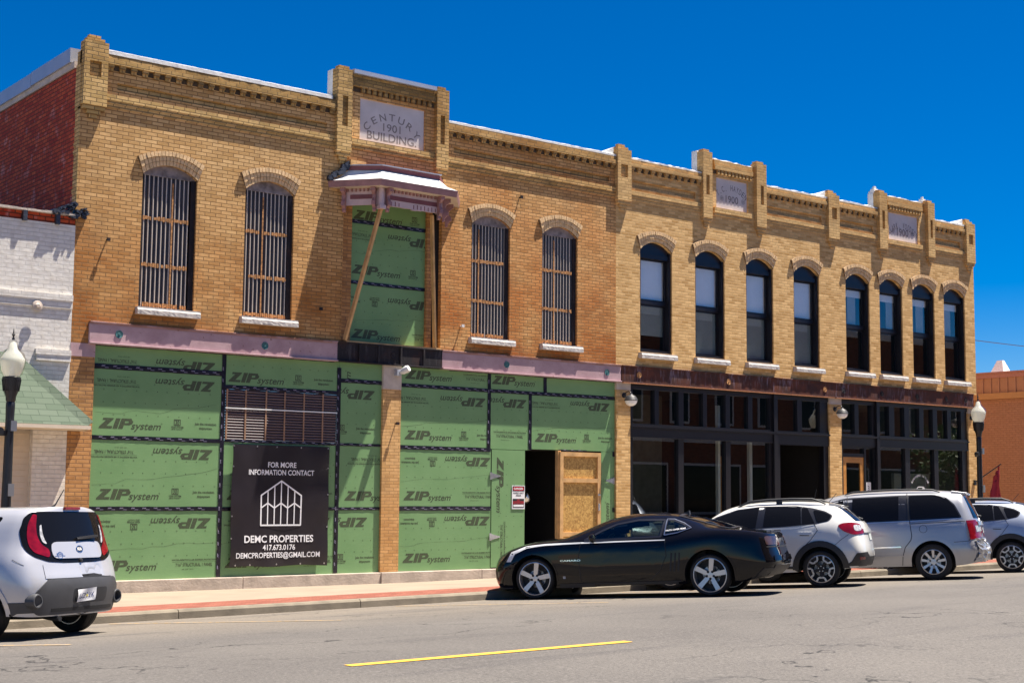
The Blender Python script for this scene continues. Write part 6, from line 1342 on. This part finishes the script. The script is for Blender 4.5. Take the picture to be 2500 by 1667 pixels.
# ------------------------------------------------------------------ silver minivan
def minivan():
    t = thing('parked_car', 'silver minivan with large dark rear windows and a crumpled rear bumper', 'car'); XF, XR = 1.513, -1.565
    rails = [
      [(x,0,z) for x, z in zip((2.40,2.36,2.26,2.0,1.51,1.2,.84,.44,-.1,-.8,-1.3,-1.7,-2.0,-2.17,-2.20,-2.21), (.78,.83,.90,.97,1.04,1.09,1.32,1.535,1.640,1.655,1.648,1.63,1.60,1.565,1.556,1.55))],
      [(2.41,0,.75),(2.37,.45,.77),(2.2,.72,.84),(2.0,.80,.93),(1.51,.82,.99),(1.2,.82,1.04),(.85,.78,1.27),(.45,.735,1.475),(-.1,.71,1.580),(-.8,.705,1.598),(-1.3,.70,1.592),(-1.7,.69,1.577),(-2.0,.67,1.55),(-2.13,.63,1.532),(-2.18,.35,1.535),(-2.19,0,1.535)],
      [(2.45,0,.67),(2.41,.55,.69),(2.25,.86,.76),(2.0,.93,.85),(1.51,.95,.94),(1.2,.955,.985),(.85,.955,1.01),(.45,.955,1.02),(-.1,.955,1.03),(-.8,.955,1.035),(-1.3,.95,1.04),(-1.7,.94,1.045),(-2.0,.92,1.05),(-2.25,.84,1.06),(-2.38,.45,1.06),(-2.41,0,1.06)],
      [(2.47,0,.55),(2.43,.6,.55),(2.28,.9,.6),(2.0,.965,.67),(1.51,.985,.73),(1.2,.985,.75),(.85,.98,.76),(.45,.98,.76),(-.1,.98,.76),(-.8,.98,.76),(-1.3,.985,.77),(-1.7,.985,.77),(-2.0,.96,.76),(-2.28,.88,.75),(-2.42,.48,.74),(-2.45,0,.74)],
      [(2.47,0,.38),(2.43,.6,.38),(2.28,.9,.4),(2.0,.97,.42),(1.51,.99,.45),(1.2,.985,.46),(.85,.98,.46),(.45,.98,.46),(-.1,.98,.46),(-.8,.98,.46),(-1.3,.99,.47),(-1.7,.99,.48),(-2.0,.975,.49),(-2.34,.89,.50),(-2.52,.48,.50),(-2.55,0,.50)],
      [(2.40,0,.22),(2.36,.55,.22),(2.2,.85,.22),(2.0,.91,.22),(1.51,.93,.23),(1.2,.94,.23),(.85,.94,.235),(.45,.94,.24),(-.1,.94,.245),(-.8,.94,.25),(-1.3,.93,.25),(-1.7,.93,.25),(-2.0,.91,.25),(-2.30,.82,.29),(-2.46,.45,.31),(-2.49,0,.31)]]
    b = Body(rails, [(XF, .325, .395), (XR, .325, .395)]); P = M['paint_silver']; b.finish(P, t)
    band = [(.60,1.06),(.40,1.44),(.05,1.535),(-.09,1.55),(-1.0,1.565),(-1.62,1.560),(-1.85,1.50),(-2.0,1.36),(-2.115,1.12),(-2.05,1.105),(-1.2,1.085),(-.1,1.065)]
    for ax in 'LR':
        bd_ = patch(b, 'window_band', band, ax, M['dark_frame'], t, .003, .08, 1, .0)
        patch(b, 'front_window', [(.52,1.08),(.34,1.42),(.02,1.50),(-.01,1.085)], ax, M['tint'], bd_, .008, .08, 0, .0); patch(b, 'sliding_window', [(-.15,1.525),(-1.0,1.54),(-.985,1.105),(-.135,1.09)], ax, M['tint'], bd_, .008, .08, 0, .0)
        patch(b, 'rear_side_window', [(-1.19,1.545),(-1.66,1.54),(-1.86,1.47),(-1.98,1.34),(-2.075,1.145),(-1.62,1.128),(-1.2,1.12)], ax, M['tint'], bd_, .009, .08, 0, .0)
        ribbon(b, 'window_trim', [(.6,1.06),(-.1,1.062),(-1.2,1.078),(-2.12,1.10)], ax, .018, M['alu'], bd_, .010)
        d = patch(b, 'sliding_door', [(-.07,1.055),(-1.18,1.07),(-1.205,.81),(-1.185,.73),(-1.08,.60),(-1.03,.44),(-1.01,.29),(-.10,.29)], ax, P, t, .0015, .08, 0, .0)
        ribbon(b, 'door_gap', [(-1.15,1.59),(-1.185,1.07),(-1.21,.81),(-1.19,.73),(-1.08,.60),(-1.03,.44),(-1.01,.27)], ax, .011, M['rim_dark'], d, .012); ribbon(b, 'door_gap', [(-.05,1.57),(-.07,1.05),(-.08,.28)], ax, .011, M['rim_dark'], d, .012)
        ribbon(b, 'slide_track', [(-1.21,1.03),(-2.17,1.05)], ax, .012, M['rim_dark'], t, .004)
        patch(b, 'chrome_strip', [(-.14,.605),(-1.0,.625),(-1.01,.60),(-.14,.580)], ax, M['chrome'], d, .012, .08, 0); patch(b, 'body_strip', [(-.14,.455),(-1.05,.455),(-1.05,.435),(-.14,.435)], ax, P, d, .012, .08, 0)
        patch(b, 'door_handle', [(-.22,.93),(-.44,.935),(-.44,.90),(-.22,.895)], ax, P, d, .03, .06, 1, .02)
        patch(b, 'wheel_arch_lip', arch_ring(XF, .325, .39, .44), ax, P, t, .012, .06, 0); patch(b, 'wheel_arch_lip', arch_ring(XR, .325, .39, .46), ax, P, t, .014, .06, 0)
        ribbon(b, 'fuel_flap', [(-1.42+.07*math.cos(k*.5236), .93+.07*math.sin(k*.5236)) for k in range(12)], ax, .007, M['rim_dark'], t, .003, True)
        tl = patch(b, 'tail_lamp', [(-2.185,1.06),(-2.33,1.068),(-2.41,.93),(-2.46,.77),(-2.36,.725),(-2.235,.715),(-2.22,.85)], ax, M['red_lens'], t, .012, .05, 0); patch(b, 'reverse_lamp', [(-2.32,.965),(-2.43,.96),(-2.45,.87),(-2.34,.85)], ax, M['clear_lens'], tl, .016, .04, 0, .0)
        ribbon(b, 'bumper_gap', [(-1.95,.675),(-2.21,.69),(-2.23,.72)], ax, .008, M['rim_dark'], t, .003); ribbon(b, 'bumper_crease', [(-1.93,.62),(-2.36,.64)], ax, .012, P, t, .008)
        patch(b, 'headlight', [(2.30,.70),(2.10,.84),(1.92,.83),(2.15,.68)], ax, M['clear_lens'], t, .006, .06, 1)
        m = MB(); sy = .66 if ax == 'L' else -.66; m.tube([(-.0,sy,1.615),(-.15,sy,1.655),(-.7,sy,1.672),(-1.2,sy,1.668),(-1.62,sy,1.645),(-1.74,sy,1.60)], [.01,.018,.018,.018,.018,.01], 8); m.build('roof_rail', M['plastic'], t, 60)
    patch(b, 'rear_window', [(-.62,1.49),(.62,1.49),(.70,1.10),(-.70,1.10)], 'B', M['tint'], t, .005, .07, 1, .0)
    sp = MB(); sp.add([(-1.95,-.64,1.618),(-1.95,.64,1.618),(-2.24,.60,1.572),(-2.24,-.60,1.572),(-1.95,-.64,1.56),(-1.95,.64,1.56),(-2.20,.60,1.535),(-2.20,-.60,1.535)], [(0,1,2,3),(7,6,5,4),(3,2,6,7),(0,3,7,4),(1,5,6,2)]); bevelled(sp.build('roof_spoiler', P, t, 40), .01)
    # the damaged bumper corner: crushed and torn sheet
    bm = bmesh.new(); rr = random.Random(6); n1, n2 = 10, 12; vv = {}
    for i in range(n1+1):
        for j in range(n2+1):
            y = .25+.62*i/n1; z = .31+.42*j/n2; l, n_ = b.hit('B', y, z); vv[i, j] = bm.verts.new(l+Vector((-.018,0,0))+n_*rr.uniform(-.012,.03))
    for i in range(n1):
        for j in range(n2): bm.faces.new((vv[i,j], vv[i+1,j], vv[i+1,j+1], vv[i,j+1]))
    me = bpy.data.meshes.new('crumpled_bumper'); bm.to_mesh(me); bm.free(); link_mesh('crumpled_bumper', me, P, t)['label'] = 'crumpled and scuffed bumper corner'
    patch(b, 'number_plate', [(-.17,.82),(.17,.82),(.17,.96),(-.17,.96)], 'B', M['shade_dim'], t, .012, .07, 0); patch(b, 'liftgate_trim', [(-.6,.97),(.6,.97),(.6,1.04),(-.6,1.04)], 'B', P, t, .03, .07, 0)
    patch(b, 'windscreen', [(1.12,-.70),(1.12,.70),(.52,.66),(.52,-.66)], 'T', M['tint'], t, .004, .09, 0, .0)
    m = MB(); m.tube([(-2.36,.05,1.15),(-2.42,.05,1.13)], .02, 8); m.build('wiper_pivot', M['plastic'], t)
    m = MB(); m.tube([(.62,.5,1.50),(.55,.5,1.75)], .006, 6); m.build('antenna', M['plastic'], t)
    for x in (XF, XR):
        for sd in (1, -1): wheel(t, x, .855*sd, .325, .33, .226, .225, 'nine', 0, sd)
    put_car(t, (22.648, 18.137, -1.639), 32); fit_ground(t, [(XF,.85,0),(XF,-.85,0),(XR,.85,0),(XR,-.85,0)]); return t
minivan()

# ------------------------------------------------------------------ pale silver boxy hatchback at the left
def hatch():
    t = thing('parked_car', 'pale silver boxy hatchback seen from behind with a dented tailgate and bent number plate', 'car'); XF, XR = 1.27, -1.27
    rails = [
      [(x,0,z) for x, z in zip((1.95,1.92,1.84,1.65,1.25,.98,.68,.38,-.1,-.7,-1.2,-1.5,-1.68,-1.80,-1.84,-1.86), (.80,.85,.92,.98,1.03,1.08,1.27,1.42,1.495,1.512,1.508,1.502,1.495,1.487,1.482,1.478))],
      [(1.96,0,.77),(1.92,.4,.79),(1.78,.64,.86),(1.62,.70,.94),(1.25,.72,.99),(.98,.72,1.03),(.69,.69,1.22),(.39,.65,1.365),(-.1,.63,1.440),(-.7,.625,1.455),(-1.2,.62,1.455),(-1.48,.61,1.45),(-1.65,.595,1.445),(-1.76,.54,1.445),(-1.83,.3,1.458),(-1.85,0,1.462)],
      [(1.99,0,.68),(1.95,.5,.70),(1.80,.77,.77),(1.62,.83,.86),(1.25,.85,.93),(.98,.85,.965),(.69,.845,.985),(.39,.845,.995),(-.1,.845,1.005),(-.7,.845,1.02),(-1.2,.84,1.04),(-1.48,.825,1.05),(-1.68,.785,1.055),(-1.83,.66,1.055),(-1.92,.36,1.055),(-1.945,0,1.055)],
      [(2.01,0,.55),(1.97,.55,.56),(1.82,.82,.62),(1.62,.87,.68),(1.25,.885,.74),(.98,.875,.76),(.69,.87,.77),(.39,.87,.78),(-.1,.87,.79),(-.7,.872,.80),(-1.2,.892,.81),(-1.48,.895,.83),(-1.70,.87,.84),(-1.87,.74,.84),(-1.97,.40,.83),(-1.995,0,.83)],
      [(2.01,0,.40),(1.97,.55,.40),(1.82,.82,.43),(1.62,.87,.46),(1.25,.89,.48),(.98,.875,.49),(.69,.87,.49),(.39,.87,.49),(-.1,.87,.49),(-.7,.872,.49),(-1.2,.895,.50),(-1.48,.90,.53),(-1.72,.88,.55),(-1.92,.75,.57),(-2.03,.42,.58),(-2.055,0,.58)],
      [(1.93,0,.25),(1.90,.5,.25),(1.77,.76,.25),(1.62,.82,.25),(1.25,.85,.255),(.98,.85,.26),(.69,.85,.26),(.39,.85,.26),(-.1,.85,.26),(-.7,.85,.265),(-1.2,.85,.28),(-1.48,.845,.28),(-1.70,.81,.27),(-1.88,.69,.255),(-1.98,.40,.25),(-2.0,0,.25)]]
    b = Body(rails, [(XF, .315, .38), (XR, .315, .38)]); P = M['paint_pale']; b.finish(P, t)
    for ax in 'LR':
        bd_ = patch(b, 'window_band', [(.62,1.06),(.40,1.33),(-.1,1.405),(-1.30,1.40),(-1.46,1.385),(-1.30,1.10),(-.7,1.055)], ax, M['tint'], t, .003, .08, 1, .0)
        ribbon(b, 'door_gap', [(-.42,1.05),(-.43,.35)], ax, .009, M['rim_dark'], t, .004); ribbon(b, 'door_gap', [(-1.05,1.06),(-1.12,.82),(-.95,.62),(-.86,.35)], ax, .009, M['rim_dark'], t, .004)
        patch(b, 'wheel_arch_lip', arch_ring(XR, .315, .378, .43), ax, P, t, .012, .06, 0); patch(b, 'wheel_arch_lip', arch_ring(XF, .315, .378, .43), ax, P, t, .012, .06, 0)
        ribbon(b, 'fuel_flap', [(-1.45+.075*math.cos(k*.5236), .985+.08*math.sin(k*.5236)) for k in range(12)], ax, .006, M['rim_dark'], t, .003, True)
        patch(b, 'bumper_side', [(-1.62,.42),(-2.0,.42),(-2.0,.25),(-1.66,.25)], ax, M['grey_plastic'], t, .010, .05, 0); patch(b, 'door_handle', [(-.72,.93),(-.96,.93),(-.96,.89),(-.72,.89)], ax, P, t, .03, .06, 1, .02)
        ribbon(b, 'panel_gap', [(-1.72,.90),(-1.84,.83)], ax, .006, M['rim_dark'], t, .003)
    # rear face
    black = [(-.70,1.12),(-.645,1.38),(-.56,1.438),(.56,1.438),(.645,1.38),(.715,1.22),(.735,1.06),(.725,.98),(.66,.92),(.50,.865),(.20,.845),(-.2,.845),(-.50,.865),(-.66,.92),(-.725,.98)]
    rg = patch(b, 'tailgate_glass', black, 'B', M['tint'], t, .006, .05, 1, .0)
    for s in (1, -1):
        ll = [(.53*s,1.40),(.575*s,1.405),(.645*s,1.30),(.680*s,1.16),(.685*s,1.04),(.655*s,.97),(.47*s,.905),(.455*s,1.0),(.55*s,1.06),(.580*s,1.16),(.57*s,1.28)]
        tl = patch(b, 'tail_lamp', ll, 'B', M['red_lens'], t, .011, .035, 1, .004); patch(b, 'reverse_lamp', [(.505*s,1.29),(.530*s,1.27),(.548*s,1.16),(.525*s,1.08),(.475*s,1.06),(.50*s,1.12),(.512*s,1.2)], 'B', M['clear_lens'], tl, .013, .035, 1, .004)
    gp = patch(b, 'tailgate_panel', [(-.43,1.085),(.43,1.085),(.435,.895),(-.435,.895)], 'B', P, t, .016, .05, 2)
    f = Flat().disc(0, .998, .052, 24, .034); f.v = [(-a, c) for a, c in f.v]; e = marks_on(b, 'badge', f, 'B', M['black_print'], gp, .020)
    f = Flat().ring(0, 0, .0, .001, 3); f = Flat()
    for k in range(28):
        a0, a1 = 2*math.pi*k/28, 2*math.pi*(k+1)/28; f.poly([(.052*math.cos(a0),.998+.034*math.sin(a0)),(.060*math.cos(a0),.998+.041*math.sin(a0)),(.060*math.cos(a1),.998+.041*math.sin(a1)),(.052*math.cos(a1),.998+.034*math.sin(a1))])
    marks_on(b, 'badge_rim', f, 'B', M['chrome'], gp, .021); f = Flat().text('KIA', 0, .982, .034, width=.075, bold=.02); f.v = [(-a, c) for a, c in f.v]; marks_on(b, 'badge_letters', f, 'B', M['white_print'], gp, .022)
    f = Flat().text('SOUL', 0, 0, .022, width=.10, bold=.02).line((-.075,-.012),(.075,-.012),.006).ring(0,-.005,.034,.040,16); f.v = [(.33-a, .935+c) for a, c in f.v]; marks_on(b, 'dealer_badge', f, 'B', M['chrome'], gp, .019)
    # dented lower tailgate
    bm = bmesh.new(); n1, n2 = 44, 12; vv = {}
    for i in range(n1+1):
        for j in range(n2+1):
            y = -.58+1.16*i/n1; z = .675+.165*j/n2; l, n_ = b.hit('B', y, z); q = .006
            T_ = lambda c, w, v: max(0.0, 1-abs(v-c)/w)
            q += -.034*T_(-.17,.20,y)*T_(.70,.085,z) - .018*T_(-.02,.07,y)*T_(.78,.10,z) + .016*T_(-.08,.05,y)*T_(.75,.09,z) - .02*T_(-.30,.08,y)*T_(.76,.07,z) + .012*T_(-.24,.04,y)*T_(.73,.07,z)
            zz = z + (.03*math.exp(-((y+.22)/.12)**2) if j == 0 else 0); vv[i, j] = bm.verts.new((l.x, l.y, zz)+n_*0) if False else bm.verts.new(Vector((l.x, l.y, zz))+n_*q)
    for i in range(n1):
        for j in range(n2): bm.faces.new((vv[i,j], vv[i,j+1], vv[i+1,j+1], vv[i+1,j]))
    bmesh.ops.recalc_face_normals(bm, faces=bm.faces)
    for f_ in bm.faces: f_.smooth = True
    me = bpy.data.meshes.new('dented_tailgate'); bm.to_mesh(me); bm.free(); dt = link_mesh('dented_tailgate', me, P, t); dt['label'] = 'dented lower tailgate sheet'
    patch(b, 'gap_shadow', [(-.56,.655),(.56,.655),(.56,.685),(-.1,.685),(-.2,.715),(-.3,.70),(-.56,.685)], 'B', M['rim_dark'], t, .004, .05, 0, .0)
    bp = patch(b, 'bumper', [(-.70,.56),(-.62,.665),(.56,.665),(.70,.54),(.74,.40),(.66,.27),(-.66,.27),(-.74,.40)], 'B', M['grey_plastic'], t, .022, .05, 1, .02)
    patch(b, 'plate_recess', [(-.42,.555),(.20,.555),(.20,.40),(-.40,.40)], 'B', M['plastic'], bp, .024, .05, 1, .0); patch(b, 'lower_grille', [(-.58,.345),(.50,.345),(.50,.305),(-.58,.305)], 'B', M['rim_dark'], bp, .025, .05, 0, .0)
    bm = bmesh.new(); vv = {}
    for i in range(9):
        for j in range(5):
            u = i/8; v = j/4; y = .155-.31*u; z = .545-.145*v+.02*(u-.5); l, _ = b.hit('B', y, z); vv[i, j] = bm.verts.new((l.x-.040-.03*u*u*(1-v)-.012*math.sin(5*u+3*v), y, z))
    for i in range(8):
        for j in range(4): bm.faces.new((vv[i,j], vv[i,j+1], vv[i+1,j+1], vv[i+1,j]))
    for f_ in bm.faces: f_.smooth = True
    me = bpy.data.meshes.new('number_plate'); bm.to_mesh(me); bm.free(); pl = link_mesh('number_plate', me, M['white_print'], t); pl['label'] = 'bent white number plate'
    f = Flat().text('LC2 R3X', 0, .438, .060, width=.25, bold=.01)
    f2 = Flat(); f2.f = list(f.f); f2.v = [(-a, c) for a, c in f.v]; vs = []
    for a, c in f2.v:
        u = (.155-a)/.31; v = (.545-c)/.145; l, _ = b.hit('B', a, c); vs.append((l.x-.044-.03*u*u*(1-v)-.012*math.sin(5*u+3*v), a, c+.02*(u-.5)))
    me = bpy.data.meshes.new('plate_letters'); me.from_pydata(vs, [], f2.f); me.update(); link_mesh('plate_letters', me, plain('plate_blue', (.03,.05,.16), .5), pl)
    f = Flat().disc(.0, .465, .014, 10); me = bpy.data.meshes.new('plate_spot'); me.from_pydata([(b.hit('B', a, c)[0].x-.052, a, c) for a, c in f.v], [], f.f); me.update(); link_mesh('plate_spot', me, plain('plate_yellow', (.6,.5,.05), .5), pl)
    for s in (1, -1):
        l, n_ = b.hit('B', .70*s, .43); m = MB(); m.lathe([(.085,.0),(.085,.10),(.075,.12),(.062,.12),(.055,.06),(.0,.05)], 24, Matrix.Translation((l.x+.06, .705*s, .43)) @ Matrix.Rotation(R_(-90), 4, 'Y')); fl_ = m.build('fog_lamp_housing', M['grey_plastic'], t, 40); m = MB(); m.lathe([(0,.07),(.052,.075)], 20, Matrix.Translation((l.x+.06, .705*s, .43)) @ Matrix.Rotation(R_(-90), 4, 'Y')); m.build('fog_lamp', M['rim_dark'], fl_)
    l, n_ = b.hit('B', -.02, 1.12); m = MB(); m.tube([(l.x-.03, .03, 1.118), (l.x-.03, -.02, 1.122), (l.x-.015, -.37, 1.150)], [.016,.013,.007], 8); m.bar((l.x-.03,.0,1.125), (l.x-.02,-.33,1.15), .02, .03); m.build('wiper', M['plastic'], t)
    l, _ = b.hit('B', 0, .872); m = MB(); m.lathe([(.0,.03),(.022,.025),(.026,0)], 12, Matrix.Translation((l.x, 0, .872)) @ Matrix.Rotation(R_(-90), 4, 'Y')); m.build('camera', M['plastic'], t)
    patch(b, 'high_brake_lamp', [(-.14,1.462),(.14,1.462),(.14,1.480),(-.14,1.480)], 'B', M['red_lens'], t, .014, .05, 0, .0); m = MB(); m.box(-1.875, -1.80, -.13, .13, 1.462, 1.492); m.build('brake_lamp_bar', M['red_lens'], t)
    m = MB(); m.tube([(-1.62,.05,1.50),(-1.66,.05,1.53),(-1.78,.05,1.70)], [.02,.009,.005], 8); m.build('antenna', M['plastic'], t)
    m = MB(); m.tube([(-1.6,.35,.27),(-1.95,.38,.22),(-2.02,.38,.22)], .03, 10); m.box(-1.8,-1.2,-.5,.5,.22,.30); m.bar((-1.27,-.7,.31),(-1.27,.7,.31),.10,.08); m.build('exhaust', M['rim_dark'], t)
    patch(b, 'windscreen', [(.93,-.62),(.93,.62),(.45,.56),(.45,-.56)], 'T', M['tint'], t, .004, .09, 0, .0)
    for x in (XF, XR):
        for sd in (1, -1): wheel(t, x, .775*sd, .315, .318, .225, .215, 'cap', 0, sd)
    put_car(t, (5.59, 18.25, -1.823), 29.5); fit_ground(t, [(XF,.78,0),(XF,-.78,0),(XR,.78,0),(XR,-.78,0)]); return t
hatch()
